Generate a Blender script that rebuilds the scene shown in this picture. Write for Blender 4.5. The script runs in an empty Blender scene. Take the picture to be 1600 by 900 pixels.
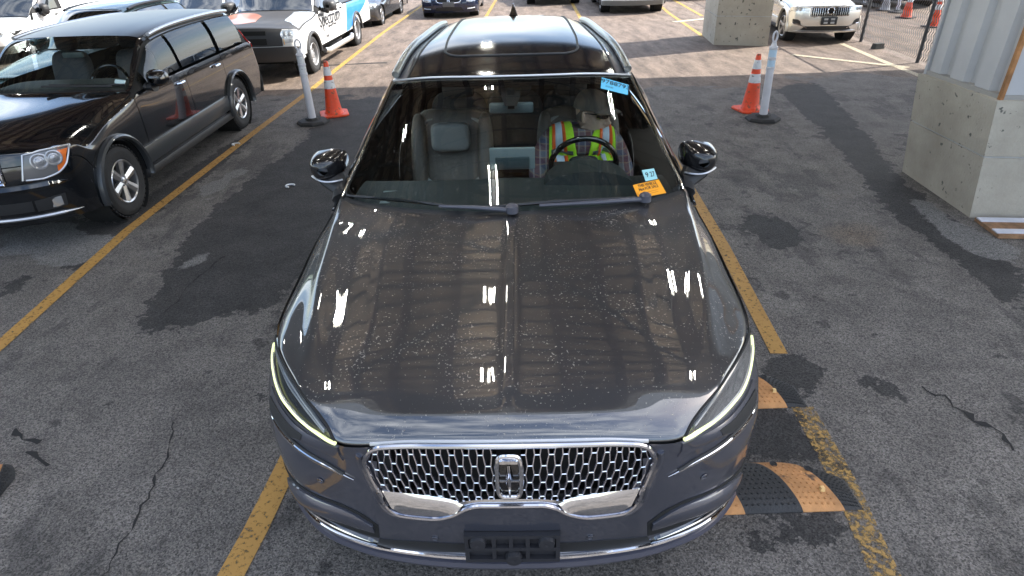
import bpy, bmesh, math, random
import numpy as np
from mathutils import Vector, Matrix
R = math.radians
random.seed(7); rng = np.random.default_rng(7)
scn = bpy.context.scene
col = scn.collection
# ---------------------------------------------------------------- camera
CH = 2.19284
TH, PSI, ROLL, FPX = 0.531644, 0.0043674, -0.030597, 952.298
def cam_axes():
    r0 = Vector((math.cos(PSI), -math.sin(PSI), 0)); fh = Vector((math.sin(PSI), math.cos(PSI), 0)); z = Vector((0, 0, 1))
    fw = fh*math.cos(TH) - z*math.sin(TH); d0 = -(fh*math.sin(TH) + z*math.cos(TH))
    right = r0*math.cos(ROLL) - d0*math.sin(ROLL); down = r0*math.sin(ROLL) + d0*math.cos(ROLL)
    return right, -down, fw
cr, cu, cf = cam_axes()
cam = bpy.data.cameras.new('camera'); camo = bpy.data.objects.new('camera', cam); col.objects.link(camo)
cam.sensor_width = 36; cam.lens = FPX/1600*36; cam.clip_end = 3000; cam.clip_start = .05
m = Matrix.Identity(4)
for i in range(3): m[i][0], m[i][1], m[i][2] = cr[i], cu[i], -cf[i]
m[2][3] = CH
camo.matrix_world = m
scn.camera = camo
# ---------------------------------------------------------------- sky, sun, exposure
SUN_EL, SUN_DIR = R(43), Vector((1.87, .60, 0)).normalized()
w = bpy.data.worlds.new('World'); scn.world = w; w.use_nodes = True
nt = w.node_tree; nt.nodes.clear()
sky = nt.nodes.new('ShaderNodeTexSky'); sky.sky_type = 'NISHITA'; sky.sun_disc = False
sky.sun_elevation = SUN_EL; sky.sun_rotation = math.atan2(SUN_DIR.x, SUN_DIR.y)
sky.dust_density = 1.6
bg = nt.nodes.new('ShaderNodeBackground'); bg.inputs['Strength'].default_value = .15
tc = nt.nodes.new('ShaderNodeTexCoord'); mp = nt.nodes.new('ShaderNodeMapping'); mp.inputs['Scale'].default_value = (1, 1, 2.6)
cn = nt.nodes.new('ShaderNodeTexNoise'); cn.inputs['Scale'].default_value = 3.2; cn.inputs['Detail'].default_value = 8; cn.inputs['Roughness'].default_value = .62
rp = nt.nodes.new('ShaderNodeValToRGB'); rp.color_ramp.elements[0].position = .45; rp.color_ramp.elements[1].position = .72
mx = nt.nodes.new('ShaderNodeMix'); mx.data_type = 'RGBA'
mx.inputs['B'].default_value = (7.5, 7.8, 8.2, 1)
out = nt.nodes.new('ShaderNodeOutputWorld')
L = nt.links.new
L(tc.outputs['Generated'], mp.inputs[0]); L(mp.outputs[0], cn.inputs['Vector']); L(cn.outputs['Fac'], rp.inputs[0])
L(rp.outputs[0], mx.inputs['Factor']); L(sky.outputs[0], mx.inputs['A']); L(mx.outputs['Result'], bg.inputs['Color']); L(bg.outputs[0], out.inputs[0])
sd = bpy.data.lights.new('sun', 'SUN'); so = bpy.data.objects.new('sun', sd); col.objects.link(so)
sd.energy = 3.9; sd.angle = R(.5); sd.color = (1, .955, .88)
to_sun = SUN_DIR*math.cos(SUN_EL) + Vector((0, 0, math.sin(SUN_EL)))
so.rotation_euler = to_sun.to_track_quat('Z', 'Y').to_euler()
so.location = to_sun*60
scn.view_settings.view_transform = 'Standard'; scn.view_settings.look = 'None'
scn.view_settings.exposure = 1.55; scn.view_settings.gamma = 1
scn.render.engine = 'CYCLES'
scn.cycles.max_bounces = 12; scn.cycles.diffuse_bounces = 5; scn.cycles.transparent_max_bounces = 24; scn.cycles.glossy_bounces = 5
scn.cycles.use_denoising = True
scn.cycles.caustics_reflective = False; scn.cycles.caustics_refractive = False
# ---------------------------------------------------------------- materials
def rgb(h):
    return tuple(h) + (1,)
MATS = {}
def pm(name, c, rough=.5, metal=0., coat=0., var=.0, vs=6., bump=0., bs=60., spec=.5, emit=None, es=0., coat_r=.03, c2=None, dirt=None):
    """principled material; var = colour mottling, bump = fine relief, dirt = (scale, threshold, colour) specks"""
    if name in MATS: return MATS[name]
    mt = bpy.data.materials.new(name); mt.use_nodes = True; n = mt.node_tree.nodes; l = mt.node_tree.links.new
    b = n['Principled BSDF']
    b.inputs['Base Color'].default_value = rgb(c); b.inputs['Roughness'].default_value = rough
    b.inputs['Metallic'].default_value = metal; b.inputs['Coat Weight'].default_value = coat; b.inputs['Coat Roughness'].default_value = coat_r
    b.inputs['Specular IOR Level'].default_value = spec
    if emit: b.inputs['Emission Color'].default_value = rgb(emit); b.inputs['Emission Strength'].default_value = es
    last = None
    tco = n.new('ShaderNodeTexCoord')
    if var or c2:
        no = n.new('ShaderNodeTexNoise'); no.inputs['Scale'].default_value = vs; no.inputs['Detail'].default_value = 7; no.inputs['Roughness'].default_value = .65
        l(tco.outputs['Object'], no.inputs['Vector'])
        ra = n.new('ShaderNodeValToRGB'); ra.color_ramp.elements[0].position = .3; ra.color_ramp.elements[1].position = .7
        lo = [x*(1-var) for x in c]; hi = [min(1, x*(1+var)) for x in c]
        if c2: lo, hi = c, c2
        ra.color_ramp.elements[0].color = rgb(lo); ra.color_ramp.elements[1].color = rgb(hi)
        l(no.outputs['Fac'], ra.inputs[0]); last = ra.outputs[0]
    if dirt:
        vo = n.new('ShaderNodeTexNoise'); vo.inputs['Scale'].default_value = dirt[0]; vo.inputs['Detail'].default_value = 3
        l(tco.outputs['Object'], vo.inputs['Vector'])
        lo_ = n.new('ShaderNodeTexNoise'); lo_.inputs['Scale'].default_value = dirt[0]/28; lo_.inputs['Detail'].default_value = 4; l(tco.outputs['Object'], lo_.inputs['Vector'])
        ad = n.new('ShaderNodeMath'); ad.operation = 'MULTIPLY_ADD'; ad.inputs[1].default_value = .30; l(lo_.outputs['Fac'], ad.inputs[0]); l(vo.outputs['Fac'], ad.inputs[2])
        a2 = n.new('ShaderNodeMath'); a2.operation = 'SUBTRACT'; a2.inputs[1].default_value = .15; l(ad.outputs[0], a2.inputs[0])
        rr = n.new('ShaderNodeValToRGB'); rr.color_ramp.elements[0].position = dirt[1]; rr.color_ramp.elements[1].position = dirt[1]+.05
        l(a2.outputs[0], rr.inputs[0])
        mm = n.new('ShaderNodeMix'); mm.data_type = 'RGBA'
        if last: l(last, mm.inputs['A'])
        else: mm.inputs['A'].default_value = rgb(c)
        mm.inputs['B'].default_value = rgb(dirt[2]); l(rr.outputs[0], mm.inputs['Factor']); last = mm.outputs['Result']
        r2 = n.new('ShaderNodeMix'); r2.inputs['A'].default_value = rough; r2.inputs['B'].default_value = .8
        l(rr.outputs[0], r2.inputs['Factor']); l(r2.outputs['Result'], b.inputs['Roughness'])
        if coat:
            r3 = n.new('ShaderNodeMix'); r3.inputs['A'].default_value = coat; r3.inputs['B'].default_value = .1
            l(rr.outputs[0], r3.inputs['Factor']); l(r3.outputs['Result'], b.inputs['Coat Weight'])
    if last: l(last, b.inputs['Base Color'])
    if bump:
        nb = n.new('ShaderNodeTexNoise'); nb.inputs['Scale'].default_value = bs; nb.inputs['Detail'].default_value = 4
        l(tco.outputs['Object'], nb.inputs['Vector'])
        bu = n.new('ShaderNodeBump'); bu.inputs['Strength'].default_value = bump; bu.inputs['Distance'].default_value = .01
        l(nb.outputs['Fac'], bu.inputs['Height']); l(bu.outputs[0], b.inputs['Normal'])
    MATS[name] = mt; return mt
def glass(name, tint, dirt=0., ior=1.45):
    """thin pane: clear transmission mixed with a mirror reflection by Fresnel, a little dust"""
    if name in MATS: return MATS[name]
    mt = bpy.data.materials.new(name); mt.use_nodes = True; n = mt.node_tree.nodes; l = mt.node_tree.links.new
    n.clear(); o = n.new('ShaderNodeOutputMaterial')
    t = n.new('ShaderNodeBsdfTransparent'); t.inputs[0].default_value = rgb(tint)
    g = n.new('ShaderNodeBsdfGlossy'); g.inputs['Roughness'].default_value = .015; g.inputs['Color'].default_value = (.95, .98, 1, 1)
    f = n.new('ShaderNodeFresnel'); f.inputs['IOR'].default_value = ior
    x = n.new('ShaderNodeMixShader'); l(f.outputs[0], x.inputs[0]); l(t.outputs[0], x.inputs[1]); l(g.outputs[0], x.inputs[2])
    last = x.outputs[0]
    if dirt:
        tco = n.new('ShaderNodeTexCoord'); vo = n.new('ShaderNodeTexNoise'); vo.inputs['Scale'].default_value = 90; vo.inputs['Detail'].default_value = 3
        l(tco.outputs['Object'], vo.inputs['Vector'])
        rr = n.new('ShaderNodeValToRGB'); rr.color_ramp.elements[0].position = .62; rr.color_ramp.elements[1].position = .72
        rr.color_ramp.elements[1].color = (dirt, dirt, dirt, 1)
        l(vo.outputs['Fac'], rr.inputs[0])
        d = n.new('ShaderNodeBsdfDiffuse'); d.inputs[0].default_value = (.45, .42, .38, 1)
        y = n.new('ShaderNodeMixShader'); l(rr.outputs[0], y.inputs[0]); l(last, y.inputs[1]); l(d.outputs[0], y.inputs[2]); last = y.outputs[0]
    l(last, o.inputs[0]); MATS[name] = mt; return mt
# ---------------------------------------------------------------- mesh helpers
class MB:
    def __init__(s): s.v = []; s.f = []; s.mi = []; s.m = 0
    def add(s, vs, fs):
        o = len(s.v); s.v += [tuple(map(float, q)) for q in vs]; s.f += [tuple(i+o for i in q) for q in fs]; s.mi += [s.m]*len(fs); return s
    def box(s, c, d, rz=0., rx=0., taper=1.):
        x, y, z = d[0]/2, d[1]/2, d[2]/2
        vs = [(-x, -y, -z), (x, -y, -z), (x, y, -z), (-x, y, -z)] + [(a*taper, b*taper, z) for a, b in ((-x, -y), (x, -y), (x, y), (-x, y))]
        M = Matrix.Rotation(rz, 3, 'Z') @ Matrix.Rotation(rx, 3, 'X')
        vs = [tuple(M @ Vector(q) + Vector(c)) for q in vs]
        return s.add(vs, [(0, 3, 2, 1), (4, 5, 6, 7), (0, 1, 5, 4), (1, 2, 6, 5), (2, 3, 7, 6), (3, 0, 4, 7)])
    def bar(s, a, b, w, h=None, up=(0, 0, 1)):
        h = h or w; a, b = Vector(a), Vector(b); d = (b-a).normalized(); u = Vector(up)
        if abs(d.dot(u)) > .98: u = Vector((0, 1, 0))
        x = d.cross(u).normalized(); y = x.cross(d).normalized()
        vs = [p + x*sx*w/2 + y*sy*h/2 for p in (a, b) for sx, sy in ((-1, -1), (1, -1), (1, 1), (-1, 1))]
        return s.add(vs, [(0, 1, 2, 3), (7, 6, 5, 4), (0, 4, 5, 1), (1, 5, 6, 2), (2, 6, 7, 3), (3, 7, 4, 0)])
    def tube(s, pts, r, n=8, closed=False, cap=True, sx=1., up=(0, 0, 1)):
        pts = [Vector(p) for p in pts]; N = len(pts); rs = r if hasattr(r, '__len__') else [r]*N
        vs = []; 
        for i, p in enumerate(pts):
            if closed: d = pts[(i+1) % N]-pts[i-1]
            else: d = pts[min(i+1, N-1)]-pts[max(i-1, 0)]
            d.normalize(); u = Vector(up)
            if abs(d.dot(u)) > .97: u = Vector((0, 1, 0.02))
            x = d.cross(u).normalized(); y = x.cross(d)
            for k in range(n):
                a = 2*math.pi*k/n; vs.append(p + x*math.cos(a)*rs[i]*sx + y*math.sin(a)*rs[i])
        fs = []
        for i in range(N if closed else N-1):
            j = (i+1) % N
            for k in range(n): fs.append((i*n+k, i*n+(k+1) % n, j*n+(k+1) % n, j*n+k))
        if cap and not closed: fs += [tuple(range(n))[::-1], tuple((N-1)*n+k for k in range(n))]
        return s.add(vs, fs)
    def lathe(s, prof, n=24, axis='Z', c=(0, 0, 0), cap=False, sq=None):
        vs = []
        for (r, h) in prof:
            for k in range(n):
                a = 2*math.pi*k/n; x, y = r*math.cos(a), r*math.sin(a)
                q = (x, y, h) if axis == 'Z' else ((h, x, y) if axis == 'X' else (x, h, y))
                vs.append((q[0]+c[0], q[1]+c[1], q[2]+c[2]))
        fs = []
        for i in range(len(prof)-1):
            for k in range(n): fs.append((i*n+k, i*n+(k+1) % n, (i+1)*n+(k+1) % n, (i+1)*n+k))
        if cap: fs += [tuple(range(n))[::-1], tuple((len(prof)-1)*n+k for k in range(n))]
        return s.add(vs, fs)
    def prism(s, poly, z0, z1, M=None):
        n = len(poly); vs = [(x, y, z0) for x, y in poly]+[(x, y, z1) for x, y in poly]
        if M is not None: vs = [tuple(M @ Vector(q)) for q in vs]
        fs = [tuple(range(n))[::-1], tuple(range(n, 2*n))]+[(i, (i+1) % n, (i+1) % n+n, i+n) for i in range(n)]
        return s.add(vs, fs)
    def grid(s, G):
        a, b = G.shape[:2]; vs = G.reshape(-1, 3); fs = []
        for i in range(a-1):
            for j in range(b-1): fs.append((i*b+j, i*b+j+1, (i+1)*b+j+1, (i+1)*b+j))
        return s.add(vs, fs)
    def build(s, name, mat, parent=None, smooth=True, loc=None, ang=40):
        me = bpy.data.meshes.new(name); me.from_pydata(s.v, [], s.f)
        for q in (mat if isinstance(mat, (list, tuple)) else [mat]): me.materials.append(q)
        if any(s.mi): me.polygons.foreach_set('material_index', s.mi)
        me.update()
        o = bpy.data.objects.new(name, me); col.objects.link(o)
        if smooth:
            me.polygons.foreach_set('use_smooth', [True]*len(me.polygons))
            try: me.set_sharp_from_angle(angle=R(ang))
            except Exception: pass
        if parent: o.parent = parent
        if loc is not None: o.location = loc
        return o
def fix_normals(o):
    bm = bmesh.new(); bm.from_mesh(o.data); bmesh.ops.recalc_face_normals(bm, faces=bm.faces); bm.to_mesh(o.data); bm.free(); return o
def bevel(o, wd, seg=2):
    bm = bmesh.new(); bm.from_mesh(o.data)
    bmesh.ops.bevel(bm, geom=[e for e in bm.edges if len(e.link_faces) == 2 and e.calc_face_angle(0) > .5], offset=wd, segments=seg, affect='EDGES', profile=.5)
    bm.to_mesh(o.data); bm.free(); o.data.polygons.foreach_set('use_smooth', [True]*len(o.data.polygons))
    o.data.set_sharp_from_angle(angle=R(40)); return o
def empty(name, loc=(0, 0, 0), rz=0.):
    o = bpy.data.objects.new(name, None); col.objects.link(o); o.location = loc; o.rotation_euler = (0, 0, rz); o.empty_display_size = .2; return o
def tag(o, label=None, cat=None, group=None, kind=None):
    for k, v in (('label', label), ('category', cat), ('group', group), ('kind', kind)):
        if v: o[k] = v
    return o
def copy_tree(o, parent=None):
    c = o.copy(); col.objects.link(c)
    if parent: c.parent = parent
    for ch in list(o.children): copy_tree(ch, c)
    return c
def text_part(name, s, size, mat, parent, M, ext=.0015, align='CENTER', xs=1.):
    """lettering as thin mesh; M places the text's own plane"""
    cu_ = bpy.data.curves.new(name, 'FONT'); cu_.body = s; cu_.size = size; cu_.align_x = align; cu_.align_y = 'CENTER'; cu_.extrude = ext; cu_.resolution_u = 3
    t = bpy.data.objects.new(name, cu_); col.objects.link(t)
    dg = bpy.context.evaluated_depsgraph_get(); me = bpy.data.meshes.new_from_object(t.evaluated_get(dg))
    bpy.data.objects.remove(t); bpy.data.curves.remove(cu_)
    me.transform(M @ Matrix.Diagonal((xs, 1, 1, 1))); me.materials.clear(); me.materials.append(mat)
    o = bpy.data.objects.new(name, me); col.objects.link(o)
    if parent: o.parent = parent
    return o
def frame_mat(o, x, y, z):
    M = Matrix.Identity(4)
    for i in range(3): M[i][0], M[i][1], M[i][2], M[i][3] = x[i], y[i], z[i], o[i]
    return M
# ================================================================ the setting
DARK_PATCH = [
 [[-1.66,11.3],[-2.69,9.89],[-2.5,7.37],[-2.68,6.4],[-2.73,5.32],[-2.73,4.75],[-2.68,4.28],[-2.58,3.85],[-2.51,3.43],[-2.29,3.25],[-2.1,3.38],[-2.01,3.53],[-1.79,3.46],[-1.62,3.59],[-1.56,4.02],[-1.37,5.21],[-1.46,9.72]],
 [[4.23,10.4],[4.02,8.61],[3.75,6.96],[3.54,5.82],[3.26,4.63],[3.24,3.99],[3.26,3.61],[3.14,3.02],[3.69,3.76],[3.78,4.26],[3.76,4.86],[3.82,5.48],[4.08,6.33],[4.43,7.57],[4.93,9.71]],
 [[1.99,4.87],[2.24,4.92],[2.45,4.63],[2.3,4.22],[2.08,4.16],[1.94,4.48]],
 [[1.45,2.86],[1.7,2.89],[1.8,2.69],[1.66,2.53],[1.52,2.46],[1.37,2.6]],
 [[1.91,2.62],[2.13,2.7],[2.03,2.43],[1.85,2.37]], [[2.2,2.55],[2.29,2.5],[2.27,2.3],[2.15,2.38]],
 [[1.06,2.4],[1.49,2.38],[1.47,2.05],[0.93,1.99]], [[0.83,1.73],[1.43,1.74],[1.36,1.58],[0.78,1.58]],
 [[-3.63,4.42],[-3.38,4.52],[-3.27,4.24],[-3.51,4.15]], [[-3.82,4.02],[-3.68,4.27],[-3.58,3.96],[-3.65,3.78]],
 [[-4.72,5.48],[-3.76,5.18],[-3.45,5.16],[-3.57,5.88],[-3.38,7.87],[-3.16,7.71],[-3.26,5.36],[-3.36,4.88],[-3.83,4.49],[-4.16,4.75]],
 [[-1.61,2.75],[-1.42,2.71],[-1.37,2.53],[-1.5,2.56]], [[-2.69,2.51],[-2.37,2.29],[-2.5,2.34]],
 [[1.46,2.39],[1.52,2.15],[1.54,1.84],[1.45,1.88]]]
LIGHT_PATCH = [
 [[3.71,5.17],[3.83,5.08],[3.71,4.66],[3.82,4.42],[3.87,4.0],[3.66,3.72],[3.52,3.92],[3.46,4.19],[3.48,4.55],[3.53,4.81]],
 [[-2.62,4.14],[-2.57,4.46],[-2.42,4.48],[-2.4,4.18],[-2.52,4.06]],
 [[-3.91,4.61],[-3.69,4.97],[-3.29,4.75],[-3.24,4.45],[-3.48,4.25],[-3.74,4.27]],
 [[-4.53,5.04],[-4.06,5.21],[-3.75,4.98],[-3.98,4.56],[-4.08,4.4]],
 [[-3.16,5.84],[-2.89,6.92],[-2.81,6.47],[-2.89,5.65],[-2.92,5.41]]]
BROWN_PATCH = [
 [[-2.33,3.42],[-2.19,3.43],[-2.08,3.29],[-2.12,3.19],[-2.26,3.27]], [[-2.43,2.34],[-2.27,2.33],[-2.21,2.13],[-2.32,2.12]],
 [[2.64,4.68],[3.12,4.58],[2.92,4.12],[2.4,4.27]], [[2.3,2.34],[2.36,1.99],[2.26,1.84]], [[2.92,5.31],[3.27,5.28],[2.99,4.86]]]
def inside(poly, X, Y):
    c = np.zeros(X.shape, bool); n = len(poly)
    for i in range(n):
        x1, y1 = poly[i]; x2, y2 = poly[i-1]
        if y1 == y2: continue
        c ^= ((y1 > Y) != (y2 > Y)) & (X < (x2-x1)*(Y-y1)/(y2-y1)+x1)
    return c
def blur(a, k):
    for _ in range(3):
        for ax in (0, 1):
            s = np.zeros_like(a)
            for d in range(-k, k+1): s += np.roll(a, d, ax)
            a = s/(2*k+1)
    return a
def make_ground():
    xs = np.concatenate([[-900, -300, -120, -60, -30, -18, -12], np.arange(-7, 7.01, .055), [8, 10, 13, 18, 30, 60, 120, 300, 900]])
    ys = np.concatenate([[-900, -300, -120, -60, -30, -12, -6, -2, 0], np.arange(1, 13.01, .055), [14, 15, 16, 18, 20, 25, 32, 45, 70, 130, 300, 900]])
    X, Y = np.meshgrid(xs, ys, indexing='ij')
    rel = np.sin(X*1.3+Y*.7)*.004*(abs(X) < 7)*((Y > 1) & (Y < 13))
    G = np.stack([X, Y, 0*X], -1)
    mb = MB(); mb.grid(G)
    def mask(ps, k):
        a = np.zeros(X.shape)
        for p in ps: a = np.maximum(a, inside(p, X, Y).astype(float))
        return blur(a, k)
    att = np.stack([mask(DARK_PATCH, 1), mask(LIGHT_PATCH, 1), mask(BROWN_PATCH, 2), np.ones(X.shape)], -1).reshape(-1, 4)
    mt = bpy.data.materials.new('asphalt'); mt.use_nodes = True; n = mt.node_tree.nodes; l = mt.node_tree.links.new; b = n['Principled BSDF']
    geo = n.new('ShaderNodeNewGeometry'); at = n.new('ShaderNodeAttribute'); at.attribute_name = 'wear'
    sep = n.new('ShaderNodeSeparateColor'); l(at.outputs['Color'], sep.inputs[0])
    def noise(sc, det, ro=.6, stretch=None):
        x = n.new('ShaderNodeTexNoise'); x.inputs['Scale'].default_value = sc; x.inputs['Detail'].default_value = det; x.inputs['Roughness'].default_value = ro
        if stretch:
            mp_ = n.new('ShaderNodeMapping'); mp_.inputs['Scale'].default_value = stretch; l(geo.outputs['Position'], mp_.inputs[0]); l(mp_.outputs[0], x.inputs['Vector'])
        else: l(geo.outputs['Position'], x.inputs['Vector'])
        return x.outputs['Fac']
    def math_(op, a, bb, cl=False):
        x = n.new('ShaderNodeMath'); x.operation = op; x.use_clamp = cl
        for i, q in enumerate((a, bb)):
            if isinstance(q, (int, float)): x.inputs[i].default_value = q
            else: l(q, x.inputs[i])
        return x.outputs[0]
    def ramp(f, p0, p1, c0=(0, 0, 0), c1=(1, 1, 1)):
        x = n.new('ShaderNodeValToRGB'); x.color_ramp.elements[0].position = p0; x.color_ramp.elements[1].position = p1
        x.color_ramp.elements[0].color = rgb(c0); x.color_ramp.elements[1].color = rgb(c1); l(f, x.inputs[0]); return x.outputs[0]
    def mix(f, a, c):
        x = n.new('ShaderNodeMix'); x.data_type = 'RGBA'; l(f, x.inputs['Factor'])
        for s_, q in (('A', a), ('B', c)):
            if isinstance(q, tuple): x.inputs[s_].default_value = rgb(q)
            else: l(q, x.inputs[s_])
        return x.outputs['Result']
    big = noise(.55, 9, .66); mid = noise(3.2, 8, .68); fine = noise(60, 4, .7); speck = noise(150, 2, .6)
    streak_ = noise(1.6, 8, .7, (2.6, .75, 1))
    base = ramp(mid, .32, .68, (.084, .076, .070), (.160, .145, .133))
    # natural scuffed areas, with the traced worn patches
    hf = noise(11, 8, .7)
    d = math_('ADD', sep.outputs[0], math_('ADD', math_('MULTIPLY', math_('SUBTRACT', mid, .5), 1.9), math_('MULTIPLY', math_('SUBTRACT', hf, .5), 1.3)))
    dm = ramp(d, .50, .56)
    scuff = ramp(math_('ADD', math_('MULTIPLY', big, .55), math_('ADD', math_('MULTIPLY', streak_, .5), math_('MULTIPLY', hf, .12))), .615, .65)
    pale = ramp(math_('ADD', math_('MULTIPLY', noise(.9, 9, .68), .7), math_('MULTIPLY', hf, .3)), .54, .60)
    c = mix(math_('MULTIPLY', pale, .65), base, (.185, .170, .155))
    oil = ramp(math_('ADD', math_('MULTIPLY', noise(5.5, 6, .6), .75), math_('MULTIPLY', noise(.7, 3, .5), .45)), .70, .74)
    c = mix(math_('MULTIPLY', oil, .7), c, (.026, .024, .024))
    c = mix(math_('MULTIPLY', scuff, .55), c, (.040, .037, .036))
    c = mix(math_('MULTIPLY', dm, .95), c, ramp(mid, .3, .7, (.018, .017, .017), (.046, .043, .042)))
    lm = ramp(math_('ADD', sep.outputs[1], math_('MULTIPLY', math_('SUBTRACT', mid, .5), 1.6)), .48, .6)
    c = mix(math_('MULTIPLY', lm, .8), c, (.165, .16, .155))
    bm_ = ramp(math_('ADD', sep.outputs[2], math_('MULTIPLY', math_('SUBTRACT', mid, .5), 1.2)), .4, .8)
    c = mix(math_('MULTIPLY', bm_, .5), c, (.145, .105, .07))
    # far, warmer and paler lot surface
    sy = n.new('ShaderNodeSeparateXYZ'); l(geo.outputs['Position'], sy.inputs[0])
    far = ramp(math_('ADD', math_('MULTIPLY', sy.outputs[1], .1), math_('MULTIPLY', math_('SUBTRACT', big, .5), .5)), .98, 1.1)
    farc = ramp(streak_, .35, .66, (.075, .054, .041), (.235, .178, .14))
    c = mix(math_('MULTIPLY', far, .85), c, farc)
    # stones in the binder
    vo = n.new('ShaderNodeTexVoronoi'); vo.inputs['Scale'].default_value = 165; l(geo.outputs['Position'], vo.inputs['Vector'])
    sv = n.new('ShaderNodeSeparateColor'); l(vo.outputs['Color'], sv.inputs[0])
    st = ramp(math_('ADD', math_('MULTIPLY', sv.outputs[0], .55), math_('MULTIPLY', fine, .45)), .2, .8, (.27, .27, .27), (1.9, 1.88, 1.85))
    x = n.new('ShaderNodeMix'); x.data_type = 'RGBA'; x.blend_type = 'MULTIPLY'; x.inputs['Factor'].default_value = .92; l(c, x.inputs['A']); l(st, x.inputs['B']); c = x.outputs['Result']
    sp = ramp(speck, .70, .76); c = mix(math_('MULTIPLY', sp, .75), c, (.26, .25, .24))
    l(c, b.inputs['Base Color']); b.inputs['Roughness'].default_value = .78; b.inputs['Specular IOR Level'].default_value = .35
    bu = n.new('ShaderNodeBump'); bu.inputs['Strength'].default_value = 1.; bu.inputs['Distance'].default_value = .022
    l(math_('ADD', math_('MULTIPLY', fine, .8), math_('MULTIPLY', mid, .5)), bu.inputs['Height']); l(bu.outputs[0], b.inputs['Normal'])
    o = mb.build('ground', mt, smooth=True); tag(o, kind='structure')
    a = o.data.color_attributes.new('wear', 'FLOAT_COLOR', 'POINT'); a.data.foreach_set('color', att.ravel())
    return o
make_ground()
def paint(name, c, wear):
    mt = bpy.data.materials.new(name); mt.use_nodes = True; n = mt.node_tree.nodes; l = mt.node_tree.links.new; b = n['Principled BSDF']
    geo = n.new('ShaderNodeNewGeometry')
    a = n.new('ShaderNodeTexNoise'); a.inputs['Scale'].default_value = 34; a.inputs['Detail'].default_value = 9; a.inputs['Roughness'].default_value = .75
    l(geo.outputs['Position'], a.inputs['Vector'])
    r = n.new('ShaderNodeValToRGB'); r.color_ramp.elements[0].position = wear; r.color_ramp.elements[1].position = wear+.12; l(a.outputs['Fac'], r.inputs[0])
    v = n.new('ShaderNodeTexNoise'); v.inputs['Scale'].default_value = 5; v.inputs['Detail'].default_value = 6; l(geo.outputs['Position'], v.inputs['Vector'])
    r2 = n.new('ShaderNodeValToRGB'); r2.color_ramp.elements[0].color = rgb([q*.62 for q in c]); r2.color_ramp.elements[1].color = rgb(c); l(v.outputs['Fac'], r2.inputs[0])
    l(r2.outputs[0], b.inputs['Base Color']); b.inputs['Roughness'].default_value = .7
    l(r.outputs[0], b.inputs['Alpha'])
    return mt
YEL = paint('yellow_paint', (.46, .25, .06), .345); YELW = paint('worn_yellow_paint', (.40, .24, .07), .45); YELB = paint('far_yellow_paint', (.52, .33, .07), .385); PALE = paint('pale_paint', (.55, .47, .33), .36)
def ribbon(name, pts, wd, mt, z=.004, kind='structure', jit=0.):
    P = [Vector((x, y, 0)) for x, y in pts]; Q = []
    for i in range(len(P)-1):
        k = max(1, int((P[i+1]-P[i]).length/(.035 if jit >= .5 else .25))); nv = Vector((-(P[i+1]-P[i]).y, (P[i+1]-P[i]).x, 0)).normalized()
        Q += [P[i].lerp(P[i+1], j/k)+(nv*random.gauss(0, .008)*(jit >= .5 and j > 0)) for j in range(k)]
    Q.append(P[-1]); vs = []
    for i, p in enumerate(Q):
        d = (Q[min(i+1, len(Q)-1)]-Q[max(i-1, 0)]).normalized(); nn = Vector((-d.y, d.x, 0))
        h = wd/2*(1+jit*random.uniform(-1, 1))*(random.choice((.35, .8, 1, 1.7)) if jit >= .5 else 1); off = nn*jit*wd*random.uniform(-1, 1)
        vs += [p+nn*h+off+Vector((0, 0, z)), p-nn*h+off+Vector((0, 0, z))]
    mb = MB(); mb.add(vs, [(2*i, 2*i+1, 2*i+3, 2*i+2) for i in range(len(Q)-1)])
    o = mb.build(name, mt, smooth=False); fix_normals(o); return tag(o, kind=kind)
ribbon('lane_line', [[-3.24,2.2],[-3.249,3.217],[-3.34,4.946],[-3.259,8.002],[-3.174,10.0]], .10, YEL)
ribbon('lane_line', [[-3.174,10.0],[-3.134,12.303],[-3.023,16.957],[-2.741,22.572],[-2.5,28]], .10, YELB)
ribbon('lane_line', [[-1.20,1.1],[-1.123,1.752],[-1.085,2.3],[-.95,6],[-.8,11]], .11, YEL)
ribbon('lane_line', [[-.75,12],[-.469,18.939],[-.154,24.373],[0,28]], .10, YELB)
ribbon('lane_line', [[1.39,1.0],[1.419,1.461],[1.482,1.906],[1.508,2.40]], .115, YELW)
ribbon('lane_line', [[1.57,2.862],[1.611,3.359],[1.69,4.266],[1.85,7],[1.98,10]], .10, YEL)
ribbon('lane_line', [[2.0,10.8],[2.22,18.276],[2.508,24.728],[2.6,28]], .10, YELB)
ribbon('lane_line', [[4.54,14.6],[4.812,18.789],[4.968,20.397],[5.3,26]], .10, YELB)
ribbon('lane_line', [[5.54,18.155],[5.787,21.678],[6.1,27]], .10, YELB)
ribbon('lane_line', [[-9.8,12.3],[-10.25,13.806],[-10.8,16]], .10, YELB)
ribbon('bay_line', [[6.95,13.2],[6.757,11.229],[6.654,9.836]], .12, PALE)
ribbon('bay_line', [[5.5,12.093],[6.863,10.63]], .14, PALE, z=.007)
ribbon('bay_line', [[4.5,17.1],[5.8,17.7]], .22, PALE, z=.007)
CRK = pm('crack_streak_dark', (.012, .011, .011), .9)
ribbon('pavement_crack', [[-1.792,2.447],[-1.747,2.305],[-1.708,2.194],[-1.708,2.053],[-1.686,1.976],[-1.681,1.868],[-1.666,1.767],[-1.687,1.704],[-1.673,1.613],[-1.67,1.4]], .007, CRK, z=.003, jit=.6)
ribbon('pavement_crack', [[-2.27,4.38],[-2.365,3.883],[-2.33,3.7],[-2.365,3.538]], .008, CRK, z=.003, jit=.6)
ribbon('pavement_crack', [[-2.62,2.44],[-2.52,2.36],[-2.42,2.33]], .02, CRK, z=.003, jit=.8)
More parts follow.
